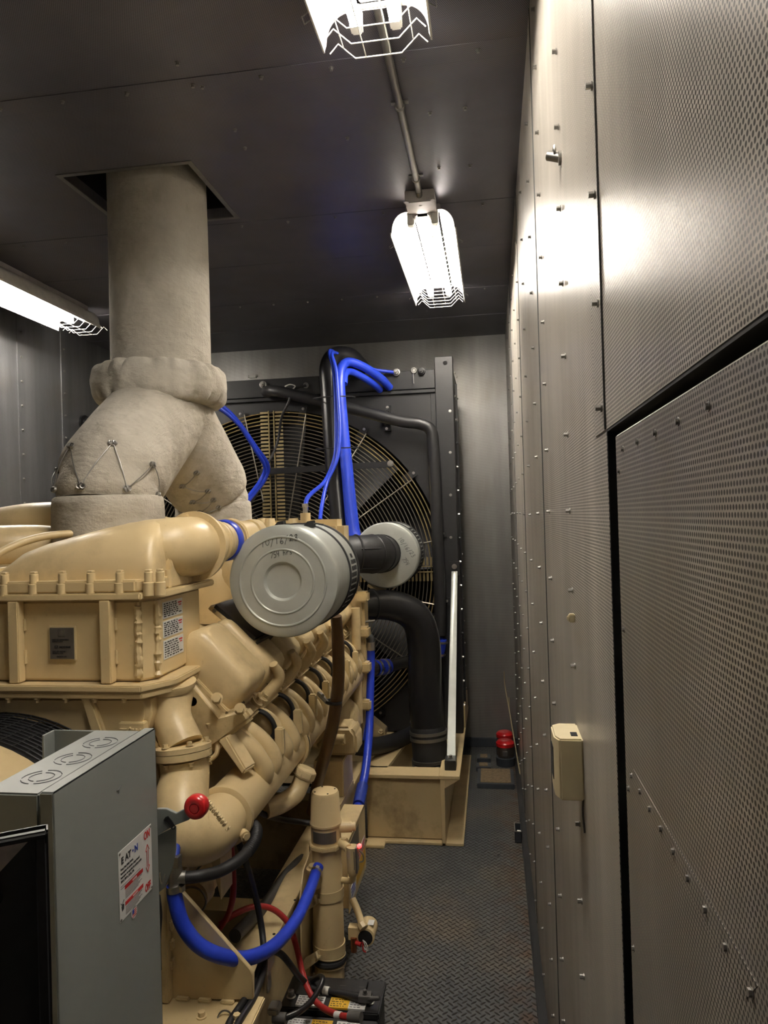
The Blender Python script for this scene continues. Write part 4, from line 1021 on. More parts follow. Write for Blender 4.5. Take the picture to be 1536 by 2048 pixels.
# blue hoses
P = T((712, 1080, 3.74), (705, 1050, 3.76), (694, 940, 3.79), (685, 840, 3.82), (680, 770, 3.84), (682, 738, 3.87), (697, 724, 3.93), (728, 734, 4.0), (762, 757, 4.1), (780, 776, 4.17))
bh = pipe('blue_hose', P, [.035, .036, .033, .030, .028, .027, .025, .024, .024, .022], 'silicone', 'thickest blue hose bent over beside the upright black pipe, ending at the top beam', 'hose', 16)
P = T((688, 768, 3.86), (690, 748, 3.90), (703, 744, 3.96), (730, 757, 4.03), (752, 772, 4.12), (760, 780, 4.17))
pipe('blue_hose', P, .020, 'silicone', 'shorter blue hose looping just under the thickest one at the top beam', 'hose', 14)
P = T((612, 1020, 3.03), (613, 1000, 3.1), (625, 985, 3.3), (650, 962, 3.6), (668, 920, 3.670), (672, 880, 3.710), (671, 800, 3.750), (667, 740, 3.790), (659, 708, 3.820), (664, 702, 3.92), (690, 722, 4.0), (740, 738, 4.1), (790, 745, 4.17))
pipe('thin_blue_hose', P, [.010]*13, 'silicone', 'thin blue line from the bright engine fitting, over the pipe top to the right', 'hose', 10)
P = T((640, 1040, 3.4), (644, 1010, 3.5), (654, 965, 3.6), (675, 915, 3.650), (680, 860, 3.690), (677, 800, 3.730), (672, 740, 3.770), (664, 710, 3.810), (672, 706, 3.93), (692, 720, 4.05))
pipe('thin_blue_hose', P, [.010]*10, 'silicone', 'thin blue line falling straight behind the big air filter', 'hose', 10)
for px, py, yy in ((672, 796, 3.80), (678, 897, 3.76)):
    c = at(px-4, py, y=yy+.04); b = MB()
    pts = [c+Vector((.115*math.cos(q), .085*math.sin(q), .006*math.sin(q))) for q in [2*math.pi*k/24 for k in range(25)]]
    b.tube(pts, .0035, 5, 0); o = b.build('cable_tie', 'black', None); tag(o, 'black cable tie strapping blue hoses to the upright pipe, %s the other tie' % ('above' if py < 850 else 'below'), 'cable tie', 'cable ties on the hose bundle')
P = T((400, 792, 3.6), (425, 802, 3.65), (455, 822, 3.72), (480, 850, 3.8), (510, 893, 3.9), (535, 930, 4.03), (528, 960, 4.05), (505, 990, 3.9), (488, 1012, 3.7), (478, 1030, 3.5))
pipe('blue_hose_pair', P, .014, 'silicone', 'blue hose kinked against the strap, emerging from behind the exhaust leg', 'hose', 12)
P = T((400, 800, 3.590), (430, 812, 3.640), (462, 834, 3.710), (487, 862, 3.790), (514, 905, 3.890), (530, 935, 3.990), (520, 962, 4.000), (498, 992, 3.850), (482, 1012, 3.670), (472, 1028, 3.470))
pipe('blue_hose_pair', P, .011, 'silicone', 'thinner blue line running against the kinked hose behind the exhaust leg', 'hose', 10)
P = T((612, 771, 4.17), (592, 776, 4.14), (581, 785, 4.08), (577, 805, 4.06), (563, 835, 4.08), (556, 880, 4.1), (540, 920, 4.05), (522, 950, 4.06), (515, 985, 4.06), (498, 1010, 3.95), (490, 1025, 3.8))
pipe('sensor_cable', P, .0075, 'black', 'thin black sensor cable hanging in front of the fan guard', 'cable', 8)
for dy in (0, 6):
    pass
P = T((570, 773, 4.12), (580, 769, 4.10), (590, 772, 4.09), (586, 778, 4.09))
pipe('loose_wire', P, .004, 'white_wire', 'short loose pale wire ends on top of the slanting black pipe', 'wire', 6)
# hoses at the right side of the engine
P = T((742, 1300, 3.50), (742, 1330, 3.50), (740, 1400, 3.45), (738, 1470, 3.38), (731, 1540, 3.25), (721, 1590, 3.12), (714, 1622, 3.0))
h1 = pipe('blue_hose', P, .0195, 'silicone', 'long blue hose hanging from the dark valve down past the mount pedestal', 'hose', 14)
a1, a2 = at(725, 1572, y=3.16), at(717, 1610, y=3.04)
b = MB(); b.cyl(a1, a2, .026, n=14); b.build('hose_sleeve', 'ink_blue', h1)
a1 = at(742, 1296, y=3.5); b = MB(); b.cyl(a1+Vector((0, 0, .03)), a1-Vector((0, 0, .01)), .022, n=12); b.build('hose_fitting', 'steel', h1)
P = T((722, 1190, 3.55), (728, 1230, 3.6), (731, 1290, 3.6), (736, 1340, 3.6), (735, 1390, 3.58), (729, 1430, 3.55), (724, 1480, 3.5))
pipe('blue_hose', P, .017, 'silicone', 'shorter blue hose just behind the long hanging one, partly hidden by it', 'hose', 12)
va = thing('shutoff_valve', at(722, 1272, y=3.5), 'dark iron shutoff valve feeding the long blue hose', 'valve')
b = MB(); b.tube(T((700, 1273, 3.48), (722, 1272, 3.49), (740, 1274, 3.50), (743, 1292, 3.50)), .018, 12); b.build('valve_body', 'galv_dark', va)
p = at(721, 1266, y=3.49); b = MB(); b.box(p+Vector((0, -.004, .006)), (.06, .045, .045)); b.cyl(p, p+Vector((0, 0, .045)), .01); b.build('valve_block', 'galv_dark', va, bevel=.006)
b = MB(); b.tube([p+Vector((0, 0, .045)), p+Vector((.03, 0, .055)), p+Vector((.075, 0, .06))], .006, 6); b.build('lever', 'dull_steel', va)
P = T((672, 1232, 2.48), (676, 1290, 2.50), (677, 1350, 2.50), (672, 1405, 2.50), (664, 1455, 2.50), (650, 1510, 2.52), (634, 1570, 2.58), (622, 1625, 2.65))
bt = pipe('breather_tube', P, [.020, .022, .022, .022, .022, .022, .020, .018], 'brown_hose', 'brown ribbed breather tube dropping from under the big air filter', 'hose', 14)
p = at(667, 1404, y=2.49); b = MB(); b.torus(p, (.1, 0, 1), .0255, .006, 20, 6); cl = b.build('clip', 'rubber', bt)
b = MB(); b.tube([p+Vector((-.02, -.01, .0)), p+Vector((-.05, -.005, .03)), at(645, 1392, y=2.46)], .008, 6); b.build('clip_arm', 'dull_steel', cl)
# galvanised brace
a1, a2 = at(909, 1140, y=4.165), at(902, 1530, y=3.63)
br = thing('brace', a2, 'galvanised flat stay bar from radiator post down to the skid corner', 'brace')
b = MB(); d = (a2-a1).normalized(); x, y, _ = frame(d)
b.prism([a1-Vector((.017, 0, 0)), a1+Vector((.017, 0, 0)), a2+Vector((.022, 0, 0)), a2-Vector((.022, 0, 0))], (0, .010, .004)); b.build('bar', 'galv', br, bevel=.001, seg=1)
b = MB(); b.bb((a1.x-.03, a1.y-.004, a1.z-.03), (a1.x+.03, a1.y+.012, a1.z+.05)); pl = b.build('post_lug', 'black', br); MB().hexbolt((a1.x, a1.y-.004, a1.z+.02), (0, -1, 0), .018, .014).build('bolt', 'steel', pl)
b = MB(); b.bb((a2.x-.028, a2.y-.06, ZT), (a2.x+.028, a2.y+.03, ZT+.05)); pl = b.build('foot_lug', 'black', br, bevel=.003); MB().hexbolt((a2.x, a2.y-.01, ZT+.05), (0, 0, 1), .014, .012).build('bolt', 'dull_steel', pl)

# ================================================================== AIR FILTERS
def arc_slot(mb, c, r, y0, y1, a0, a1, n=4):
    vs = []
    for k in range(n+1):
        a = a0+(a1-a0)*k/n
        for rr in (r-.001, r+.0012):
            for y in (y0, y1): vs.append((c[0]+rr*math.cos(a), y, c[2]+rr*math.sin(a)))
    fs = []
    for k in range(n):
        o = 4*k
        fs += [[o+2, o+3, o+7, o+6], [o, o+4, o+5, o+1], [o, o+2, o+6, o+4], [o+1, o+5, o+7, o+3]]
    fs += [[0, 1, 3, 2], [4*n, 4*n+2, 4*n+3, 4*n+1]]
    mb.add(vs, fs)
FCX, FCY, FCZ, FRD, FLN = -.629, 2.10, 1.416, .171, .345
af = thing('air_filter', (FCX, FCY+.17, FCZ-.17), 'large galvanised air filter drum nearest the camera, dated by hand on its round lid', 'air filter', 'air filters on the engine')
c = (FCX, FCY, FCZ)
b = MB(); b.lathe(c, (0, 1, 0), [(.011, .0001), (.011, .045), (.010, .052), (.001, .059), (.0, .063), (.0, .093), (-.0025, .0955), (-.0025, .098), (0, .1005), (.0, .130), (-.003, .133), (-.003, .1355), (0, .138), (.002, .160), (.006, .168), (.014, FRD), (.03, FRD)], 96)
b.build('lid', 'galv', af, smooth=30)
b = MB(); b.lathe(c, (0, 1, 0), [(.028, FRD-.002), (.19, FRD-.002), (.192, FRD-.002), (FLN-.02, FRD-.002), (FLN, FRD-.006)], 96); cn = b.build('canister', 'galv', af, smooth=30)
for y in (.19, FLN-.012):
    b = MB(); b.lathe((FCX, FCY+y, FCZ), (0, 1, 0), [(0, FRD-.001), (.002, FRD+.003), (.010, FRD+.003), (.012, FRD-.001)], 96); b.build('rim_band', 'rubber', cn, label='dark rubber band')
sb = MB(); r3 = random.Random(2)
for ra in range(11):
    a1 = .42-ra*.125
    y0 = .215+.004*abs(ra-3); n = 6 if 1 <= ra else 4
    for k in range(n):
        yy = FCY+y0+k*.0165
        if ra == 0 and k < 2: continue
        if ra in (1, 2) and k < 1: continue
        arc_slot(sb, (FCX, 0, FCZ), FRD-.002, yy, yy+.0085, a1-.105, a1-.018)
sb.build('louvres', 'void', cn)
pen('10/16/23', .0200, (FCX-.064, FCY-.0006, FCZ+.104), (1, 0, .16), (-.16, 0, 1), 'ink', af, .0008, .75)
pen('754 hrs', .0165, (FCX-.036, FCY-.0006, FCZ+.070), (1, 0, .20), (-.20, 0, 1), 'ink', af, .0008, .62)
# clamp latches on top
for px, x2 in ((552, 440), (612, 500)):
    p = at(px, 1040, y=FCY+.10)
    dx = (p.x-FCX); z = FCZ+math.sqrt(max(0, FRD**2-dx*dx))
    b = MB(); b.prism([(p.x-.022, FCY+.13, z-.004), (p.x+.016, FCY+.13, z-.004), (p.x+.014, FCY+.13, z+.018), (p.x-.004, FCY+.13, z+.015)], (0, .03, 0)); b.tube([(p.x+.012, FCY+.145, z+.008), (p.x+.045, FCY+.15, z+.004)], .002, 5, 0)
    b.build('latch', 'black', cn)
# bracket carrying the front filter, tilted with the cylinder bank
bk = thing('filter_bracket', (FCX-.02, FCY+.15, 1.22), 'tilted cream and black bracket carrying the large front air filter', 'bracket')
pu, pl_ = at(420, 1212, y=2.14), at(512, 1288, y=2.14)
CTd = (pl_-pu).normalized(); CNd = Vector((-CTd.z, 0, CTd.x)).normalized()
if CNd.z < 0: CNd = -CNd
def slab(mb, u0, u1, n0, n1, y0, y1):
    mb.prism([pu+CTd*u0+CNd*n0, pu+CTd*u1+CNd*n0, pu+CTd*u1+CNd*n1, pu+CTd*u0+CNd*n1], (0, y1-y0, 0)); return mb
LL = (pl_-pu).length
b = MB(); slab(b, 0, LL, -.012, .004, 0, .30); b.build('plate', 'cream_dirty', bk, bevel=.002, seg=1)
b = MB(); slab(b, .012, LL-.012, .004, .016, 0, .28); b.build('rubber_pad', 'rubber', bk)
b = MB(); slab(b, LL*.52, LL*.70, -.10, -.006, 0, .03); b.build('leg', 'cream', bk, bevel=.002)
b = MB(); slab(b, LL-.004, LL+.004, -.03, .020, 0, .30); b.build('lip', 'black', bk)
for u in (.02, LL-.03):
    MB().hexbolt(pu+CTd*u+CNd*-.002, (0, -1, 0), .008, .007).build('bolt', 'dull_steel', bk)
# rear filter
c2 = at(771, 1111, y=3.70); R2 = .172
ar = thing('air_filter', (c2.x, 3.85, c2.z-.17), 'smaller-looking galvanised air filter farther back with a black hose in its face', 'air filter', 'air filters on the engine')
b = MB(); b.lathe((c2.x, 3.70, c2.z), (0, 1, 0), [(0, .05), (0, .150), (.004, .166), (.012, R2), (.05, R2)], 80); b.build('lid', 'galv', ar, smooth=30)
b = MB(); b.lathe((c2.x, 3.70, c2.z), (0, 1, 0), [(.05, R2-.002), (.32, R2-.002), (.34, R2-.02), (.34, .05)], 80); cn2 = b.build('canister', 'galv', ar, smooth=30)
for y in (.13, .31):
    b = MB(); b.lathe((c2.x, 3.70+y, c2.z), (0, 1, 0), [(0, R2-.001), (.002, R2+.003), (.010, R2+.003), (.012, R2-.001)], 80); b.build('rim_band', 'rubber', cn2)
sb = MB()
for ra in range(16):
    a1 = .95-ra*.125
    for k in range(7): arc_slot(sb, (c2.x, 0, c2.z), R2-.002, 3.70+.15+k*.021, 3.70+.163+k*.021, a1-.105, a1-.018)
sb.build('louvres', 'void', cn2)
pen('10/16/23', .021, (c2.x+.066, 3.6994, c2.z+.085), (.6, 0, -.8), (.8, 0, .6), 'ink_soft', ar, .0010, .75)
pen('754', .022, (c2.x+.085, 3.6994, c2.z-.02), (.5, 0, -.8), (.8, 0, .5), 'ink_soft', ar, .0010)
hh = thing('intake_elbow_hose', (c2.x-.1, 3.55, c2.z-.1), 'ribbed black rubber elbow between the two air filters', 'hose')
HP = [Vector((c2.x-.012, 3.705, c2.z+.012)), Vector((c2.x-.016, 3.62, c2.z+.014)), Vector((c2.x-.045, 3.53, c2.z+.018)), Vector((c2.x-.12, 3.45, c2.z+.022)), Vector((c2.x-.22, 3.42, c2.z+.022))]
b = MB(); b.tube(HP, [.090, .094, .096, .092, .086], 32, 8); b.build('elbow', 'rubber', hh, smooth=60)
SP = smooth_path(HP, 8)
for k in (4, 10, 16, 23):
    d = (SP[k+1]-SP[k]).normalized(); b = MB(); b.torus(SP[k], d, .094, .0045, 44, 6); b.build('rib', 'rubber', hh)
b = MB(); b.tube([p+Vector((0, -.0, .0))+Vector((.66, -.66, .30)).normalized()*.094 for p in SP[3:26]], .004, 6, 0); b.build('rib', 'rubber', hh)
b = MB(); b.tube([p+Vector((.5, -.5, -.75)).normalized()*.094 for p in SP[3:26]], .004, 6, 0); b.build('rib', 'rubber', hh)
bk2 = thing('filter_bracket', (c2.x, 3.78, 1.2), 'small tilted bracket under the far air filter', 'bracket')
b = MB(); b.prism([(c2.x-.10, 3.74, c2.z-.15), (c2.x-.02, 3.74, c2.z-.215), (c2.x+.06, 3.74, c2.z-.15), (c2.x+.05, 3.74, c2.z-.16), (c2.x-.02, 3.74, c2.z-.228), (c2.x-.11, 3.74, c2.z-.16)], (0, .2, 0)); b.build('plate', 'cream_dirty', bk2)

# ================================================================== DISCONNECT SWITCH BOX
SX0, SX1, SY0, SY1, SZ0, SZ1 = -.785, -.660, .993, 1.322, .43, 1.202
ds = thing('disconnect_switch', (-.72, 1.16, SZ0), 'grey steel disconnect switch box with red-tipped lever and white warning label', 'switch box')
b = MB(); b.bb((SX0, SY0+.004, SZ0), (SX1-.028, SY1-.002, SZ1-.004)); bx = b.build('enclosure', 'grey_paint', ds, bevel=.003)
b = MB(); b.bb((SX1-.003, SY0, SZ0+.006), (SX1, SY1, SZ1)); b.bb((SX1-.022, SY0-.002, SZ0+.006), (SX1, SY0+.002, SZ1)); b.bb((SX1-.022, SY1-.002, SZ0+.006), (SX1, SY1+.001, SZ1)); b.bb((SX1-.022, SY0, SZ1-.002), (SX1, SY1, SZ1+.001))
dr = b.build('door', 'grey_paint', ds, bevel=.0015, seg=2)
for k in range(3):
    y = 1.065+k*.088; x = -.728
    for r, ex_ in ((.030, 0), (.019, 0)):
        b = MB()
        for a0, a1 in ((.2, 1.9), (2.1, 3.4), (3.7, 5.0), (5.3, 6.2)): b.torus((x, y, SZ1-.0035), (0, 0, 1), r, .0008, 14, 4, a0, a1)
        b.build('knockout', 'ink_soft', bx)
MB().hexbolt((-.695, SY0+.004, 1.10), (0, -1, 0), .006, .006).build('screw', 'grey_paint', bx)
b = MB(); b.bb((-.90, 1.355, 1.05), (-.80, 1.36, 1.185)); b.bb((-.90, 1.32, 1.05), (-.895, 1.36, 1.185)); b.build('rear_bracket', 'grey_paint', ds, bevel=.001, seg=1)
# label
LX = SX1+.0008
c0, c1, c2_, c3 = (1.172, 1.030), (1.293, 1.030), (1.293, .906), (1.172, .906)
LY0, LY1, LZ0, LZ1 = 1.1715, 1.2935, .907, 1.0295
b = MB(); b.bb((SX1, LY0, LZ0), (LX, LY1, LZ1)); lab = b.build('warning_label', 'white', dr, bevel=.0003, seg=1)
def lt(s, u, v, size, mat, bold=0, sx=1.0, nm='lettering'):
    return text_mesh(s, size, (LX+.0003, LY0+u*(LY1-LY0), LZ0+v*(LZ1-LZ0)), (0, 1, 0), (0, 0, 1), mat, nm, lab, bold=bold, sx=sx, extrude=.0002)
lt('E', .07, .80, .0165, 'ink', .0006); lt('A', .185, .80, .0165, 'ink', .0004); lt('T', .275, .80, .0165, 'ink', .0006)
lt('N', .46, .80, .0165, 'ink_blue', .0006)
b = MB(); b.cyl((LX, LY0+.415*(LY1-LY0), LZ0+.85*(LZ1-LZ0)), (LX+.0004, LY0+.415*(LY1-LY0), LZ0+.85*(LZ1-LZ0)), .0022, n=14); b.build('lettering', 'ink_blue', lab)
for i, s in enumerate(('Heavy Duty Safety Switch,', 'Interrupteur de securite a usage intensif', 'Interruptor de seguridad de servicio pesado', '200 A, 600 V~, 60 Hz, 3 Ph')):
    lt(s, .05, .715-i*.058, .0058, 'ink', .00008, .72)
lt('ON', .755, .84, .020, 'ink_red', .0006, .72); lt('OFF', .755, .05, .020, 'ink_red', .0006, .62)
def arrow(u, v0, v1):
    W, H = LY1-LY0, LZ1-LZ0; b = MB()
    P = [(u, v1), (u+.055, v1-.09), (u+.022, v1-.09), (u+.022, v0+.09), (u+.055, v0+.09), (u, v0), (u-.055, v0+.09), (u-.022, v0+.09), (u-.022, v1-.09), (u-.055, v1-.09), (u, v1)]
    b.tube([(LX+.0003, LY0+p*W, LZ0+q*H) for p, q in P], .0006, 5, 0); b.build('double_arrow', 'ink_red', lab)
arrow(.855, .32, .74)
for v in (.40, .17):
    b = MB(); b.bb((LX, LY0+.16*.122, LZ0+v*.1225), (LX+.0003, LY0+.70*.122, LZ0+(v+.055)*.1225)); b.build('red_bar', 'ink_red', lab)
    lt('DANGER' if v > .3 else 'WARNING', .38, v+.012, .0050, 'white', .0001, .8)
    ib = MB()
    for k in range(6):
        z = LZ0+(v-.02-k*.021)*.1225; ib.bb((LX, LY0+.17*.122, z-.0006), (LX+.0002, LY0+(.66-.05*(k % 3))*.122, z+.0004))
    ib.build('printing', 'ink_soft', lab)
ib = MB()
for k in range(2):
    z = LZ0+(.49-k*.03)*.1225; ib.bb((LX, LY0+.05*.122, z-.0006), (LX+.0002, LY0+.62*.122, z+.0004))
ib.build('printing', 'ink_soft', lab)
b = MB(); cy, cz_ = LY0+.085*.122, LZ0+.20*.1225
b.prism([(LX, cy-.002, cz_-.008), (LX, cy+.004, cz_-.006), (LX, cy+.005, cz_+.002), (LX, cy+.001, cz_+.004), (LX, cy-.004, cz_+.001)], (.0003, 0, 0)); b.tube([(LX, cy-.006, cz_+.008), (LX, cy-.002, cz_+.003), (LX, cy+.005, cz_+.010)], .0007, 5, 0); b.build('hand_pictogram', 'ink', lab)
for y in (LY0+.004, LY1-.004):
    for z in (LZ0+.004, LZ1-.004):
        b = MB(); b.cyl((LX, y, z), (LX+.0012, y, z), .0022, n=10); b.build('rivet', 'dull_steel', lab)
b = MB(); b.cyl((SX1, 1.222, .900), (LX, 1.222, .900), .0105, n=24); fl = b.build('flag_sticker', 'white', dr)
b = MB()
for k in range(4): b.bb((LX, 1.2145, .8935+k*.0034), (LX+.0003, 1.2295, .8950+k*.0034))
b.build('flag_stripes', 'ink_red', fl)
b = MB(); b.bb((LX, 1.2145, .899), (LX+.0004, 1.221, .9065)); b.build('flag_canton', 'ink_blue', fl)
b = MB(); p = at(238, 1580, x=SX1+.0003); b.tube([p+Vector((0, -.008, .002)), p, p+Vector((0, .007, .006))], .0008, 5, 0); b.tube([p, p+Vector((0, -.001, -.006))], .0008, 5, 0); b.build('pen_mark', 'ink_soft', dr)
# lever
lv = MB(); A = at(312, 1618, y=1.40), at(332, 1618, y=1.40), at(352, 1627, y=1.40), at(376, 1615, y=1.40), at(378, 1640, y=1.40), at(352, 1650, y=1.40), at(312, 1672, y=1.40)
lv.prism(A, (0, .008, 0)); lv = lv.build('lever', 'grey_paint', ds, bevel=.001, seg=1)
b = MB(); b.tube([at(328, 1640, y=1.399), at(336, 1633, y=1.399), at(350, 1653, y=1.399), at(345, 1658, y=1.399), at(328, 1640, y=1.399)], .0012, 5, 2); b.prism([at(329, 1640, y=1.3985), at(336, 1634, y=1.3985), at(349, 1652, y=1.3985), at(344, 1656, y=1.3985)], (0, .0008, 0)); b.build('lever_slot', 'void', lv)
p = at(388, 1618, y=1.385)
b = MB(); b.lathe(p, (0, 1, 0), [(.0, .0001), (.0, .009), (.002, .0095), (.0, .0105), (-.001, .018), (.002, .0225), (.008, .0245), (.020, .0245), (.026, .022), (.028, .008)], 40); b.build('lever_knob', 'red', lv, smooth=50)
B = at(312, 1672, y=1.41), at(352, 1652, y=1.41), at(352, 1700, y=1.41), at(344, 1740, y=1.41), at(330, 1775, y=1.41), at(312, 1790, y=1.41)
b = MB(); b.prism(B, (0, .003, 0)); b.build('lever_guard', 'grey_paint', ds, bevel=.0008, seg=1)
b = MB(); b.bb((SX1-.09, SY1, .93), (SX1-.045, 1.415, 1.05)); b.build('lever_housing', 'grey_paint', ds, bevel=.003)
b = MB(); b.tube([at(320, 1745, y=1.405), at(324, 1768, y=1.402), at(330, 1748, y=1.402)], .0015, 6); b.build('spring_hook', 'steel', ds)
b = MB(); b.bb((-.765, 1.02, .400), (-.68, 1.30, SZ0)); b.build('stand', 'grey_paint', ds)

# ================================================================== BLACK CABINET IN THE CORNER
CA = math.radians(33.3)
cr = at(96, 1659, y=.60)
bc = thing('cabinet', (cr.x, cr.y, 0), 'black metal cabinet edge in the bottom left foreground with a worn shiny plate', 'cabinet')
RW, RD = Vector((math.cos(CA), math.sin(CA), 0)), Vector((-math.sin(CA), math.cos(CA), 0))
CM = Matrix((RW, RD, (0, 0, 1))).transposed()
def cbx(mb, a, c_):
    q = Vector([(a[i]+c_[i])/2 for i in range(3)]); return mb.box(Vector((cr.x, cr.y, 0))+CM@q, [abs(a[i]-c_[i]) for i in range(3)], CM)
Zc = cr.z
b = MB(); cbx(b, (-.19, .012, 0), (0, .014, Zc)); cbx(b, (-.19, .0, 0), (-.188, .014, Zc)); cbx(b, (-.0015, 0, 0), (0, .014, Zc)); b.build('panel', 'black', bc)
b = MB(); cbx(b, (-.19, -.004, Zc-.007), (0, .006, Zc)); b.build('top_rim', 'black', bc, bevel=.0025, seg=3)
b = MB(); cbx(b, (-.0125, -.002, 0), (0, .006, Zc-.004)); b.build('side_rim', 'black', bc, bevel=.003, seg=3)
b = MB(); o_ = Vector((cr.x, cr.y, 0))
b.prism([o_+CM@Vector(q) for q in ((-.014, .008, Zc-.008), (-.185, .008, Zc-.008), (-.185, .001, Zc-.125), (-.05, .001, Zc-.040))], RD*.0015)
shf = b.build('worn_plate', 'worn', bc, label='worn bare metal plate')
p = at(2, 1722, y=.645)
lq = CM.transposed()@(p-o_)
b = MB(); b.cyl(o_+CM@Vector((lq.x, .0015, lq.z)), o_+CM@Vector((lq.x, .006, lq.z)), .006, n=18); b.build('hole', 'void', shf)

# ================================================================== COOLANT HEATER AND CONTROL BOX
ht = thing('coolant_heater', (-.595, 2.42, .02), 'upright cream tube-shaped coolant heater strapped beside the skid rail, above the batteries', 'heater')
hx, hy = -.597, 2.42
b = MB(); b.lathe((hx, hy, .03), (0, 0, 1), [(0, .045), (.01, .048), (.10, .048), (.105, .048)], 32); b.build('foot_tube', 'cream_dirty', ht)
b = MB(); b.lathe((hx, hy, .14), (0, 0, 1), [(0, .046), (.004, .050), (.285, .050), (.29, .048), (.345, .048), (.352, .052), (.36, .044)], 36); tk = b.build('tank', 'cream', ht, smooth=35)
b = MB(); b.lathe((hx, hy, .494), (0, 0, 1), [(0, .05), (0, .060), (.014, .060), (.014, .05)], 8); b.build('hex_collar', 'cream', tk, bevel=.002)
b = MB(); b.lathe((hx, hy, .508), (0, 0, 1), [(0, .049), (.058, .049), (.06, .053), (.066, .053), (.07, .050), (.158, .046), (.166, .042), (.167, .0001)], 36); hdc = b.build('head_cap', 'cream', ht, smooth=35)
b = MB()
for k in range(13):
    a = math.pi*1.28+k*math.pi*.5/12
    b.box((hx+.0495*math.cos(a), hy+.0495*math.sin(a), .537), (.0015, .0075, .036), Matrix.Rotation(a, 3, 'Z'))
b.build('rating_plate', 'plate_grey', hdc)
for k in range(4):
    a = k*math.pi/2+.5; b = MB(); b.cyl((hx+.034*math.cos(a), hy+.034*math.sin(a), .6745), (hx+.034*math.cos(a), hy+.034*math.sin(a), .6758), .003, n=8); b.build('screw_hole', 'void', hdc)
b = MB(); b.cyl((hx+.03, hy, .555), (hx+.085, hy+.01, .555), .018, n=16); b.cyl((hx+.085, hy+.01, .555), (hx+.098, hy+.012, .555), .014, n=16); b.build('cable_boss', 'cream', hdc)
for z, nm in ((.345, 'strap'), (.165, 'strap')):
    b = MB(); b.lathe((hx, hy, z-.016), (0, 0, 1), [(0, .050), (0, .0535), (.032, .0535), (.032, .050)], 36)
    q0, q1 = Vector((hx-.018, hy-.047, z)), Vector((-.656, hy-.105, z))
    b.prism([q0-Vector((0, 0, .016)), q1-Vector((0, 0, .022)), q1+Vector((0, 0, .010)), q1.lerp(q0, .15)+Vector((0, 0, .017)), q0+Vector((0, 0, .016))], (.002, .004, 0)); s_ = b.build(nm, 'cream', ht)
    b = MB(); b.tube([(hx-.03, hy-.060, z-.014), (hx-.022, hy-.068, z), (hx-.03, hy-.060, z+.014)], .005, 8); b.cyl((hx-.04, hy-.058, z), (hx-.012, hy-.064, z), .006, n=10); b.build('clamp_bolt', 'cream', s_)
b = MB(); b.torus((hx, hy, .128), (0, 0, 1), .049, .010, 36, 8); b.build('seal', 'rubber', ht)
for z in (.112, .142):
    b = MB(); b.torus((hx, hy, z), (.05, .1, 1), .050, .0045, 36, 8); b.build('hose_clamp', 'cream', ht)
b = MB(); b.tube([(hx, hy, .06), (hx-.01, hy-.04, .045), (hx-.05, hy-.07, .03), (hx-.08, hy-.06, .03)], [.036, .034, .03, .03], 18); b.build('bottom_elbow', 'cream', ht, smooth=60)
# outlet with blue hose
po = Vector((hx-.032, hy-.050, .405))
b = MB(); b.cyl((hx-.01, hy-.02, .405), po, .022, n=18); b.lathe(po+Vector((0, 0, -.024)), (0, 0, 1), [(0, .020), (.05, .021), (.055, .024), (.062, .024), (.064, .016), (.072, .016)], 18); b.build('outlet_port', 'cream', ht)
# flat back plate on the rail
HOF = Vector((.027, -.10, .032))                    # the heater stands a little off the rail, towards the batteries
b = MB(); b.prism([(-.664, 2.315, .0), (-.664, 2.315, .375), (-.664, 2.36, .44), (-.664, 2.52, .47), (-.664, 2.52, .0)], (.005, 0, 0)); b.bb((-.680, 2.505, .02), (-.660, 2.52, .45)); b.build('back_plate', 'cream', ht, bevel=.001, seg=1)
b = MB(); b.prism([(-.659, 2.44, .06), (-.64, 2.44, .06), (-.64, 2.44, .36), (-.659, 2.44, .36)], (0, .006, 0)); b.build('web_plate', 'cream_dirty', ht)
tsw = at(705, 1705, y=2.27)-HOF
b = MB(); b.cyl((hx+.04, hy, tsw.z+.012), (tsw.x-.012, tsw.y, tsw.z+.012), .014, n=14); b.lathe((hx+.058, hy-.01, tsw.z+.012), (1, -.5, 0), [(0, .018), (.012, .018), (.013, .014)], 6)
b.tube([(tsw.x, tsw.y, tsw.z+.02), (tsw.x, tsw.y, tsw.z-.055), (tsw.x+.002, tsw.y, tsw.z-.075)], [.020, .018, .011], 14, 3); b.tube([(tsw.x, tsw.y, tsw.z-.07), (tsw.x-.01, tsw.y+.02, tsw.z-.10), (hx+.045, hy, tsw.z-.115)], .010, 10)
th_ = b.build('thermostat', 'cream', ht, smooth=50)
b = MB(); b.box((tsw.x+.016, tsw.y-.008, tsw.z-.015), (.006, .034, .080)); b.build('cover_plate', 'dull_steel', th_, bevel=.001)
b = MB(); b.bb((tsw.x+.008, tsw.y-.022, tsw.z-.045), (tsw.x+.010, tsw.y-.0205, tsw.z+.012)); b.build('label', 'ink_soft', th_)
b = MB(); b.lathe((tsw.x+.022, tsw.y-.004, tsw.z+.022), (.6, -.3, .6), [(0, .007), (.006, .007), (.010, .004), (.011, .0005)], 14); b.build('indicator', 'red_led', th_, label='glowing red indicator')
b = MB(); b.tube([(tsw.x+.02, tsw.y, tsw.z+.01), (tsw.x+.034, tsw.y, tsw.z-.005), (tsw.x+.034, tsw.y, tsw.z-.025), (tsw.x+.022, tsw.y, tsw.z-.03)], .0025, 6); b.build('bail', 'steel', th_)
ht.location = Vector(ht.location)+HOF
hb_ = thing('control_box', (-.58, 2.62, .235), 'flat cream control box with warning stickers mounted behind the coolant heater', 'control box')
b = MB(); b.bb((-.60, 2.475, .235), (-.533, 2.79, .468)); cb_ = b.build('case', 'cream', hb_, bevel=.003)
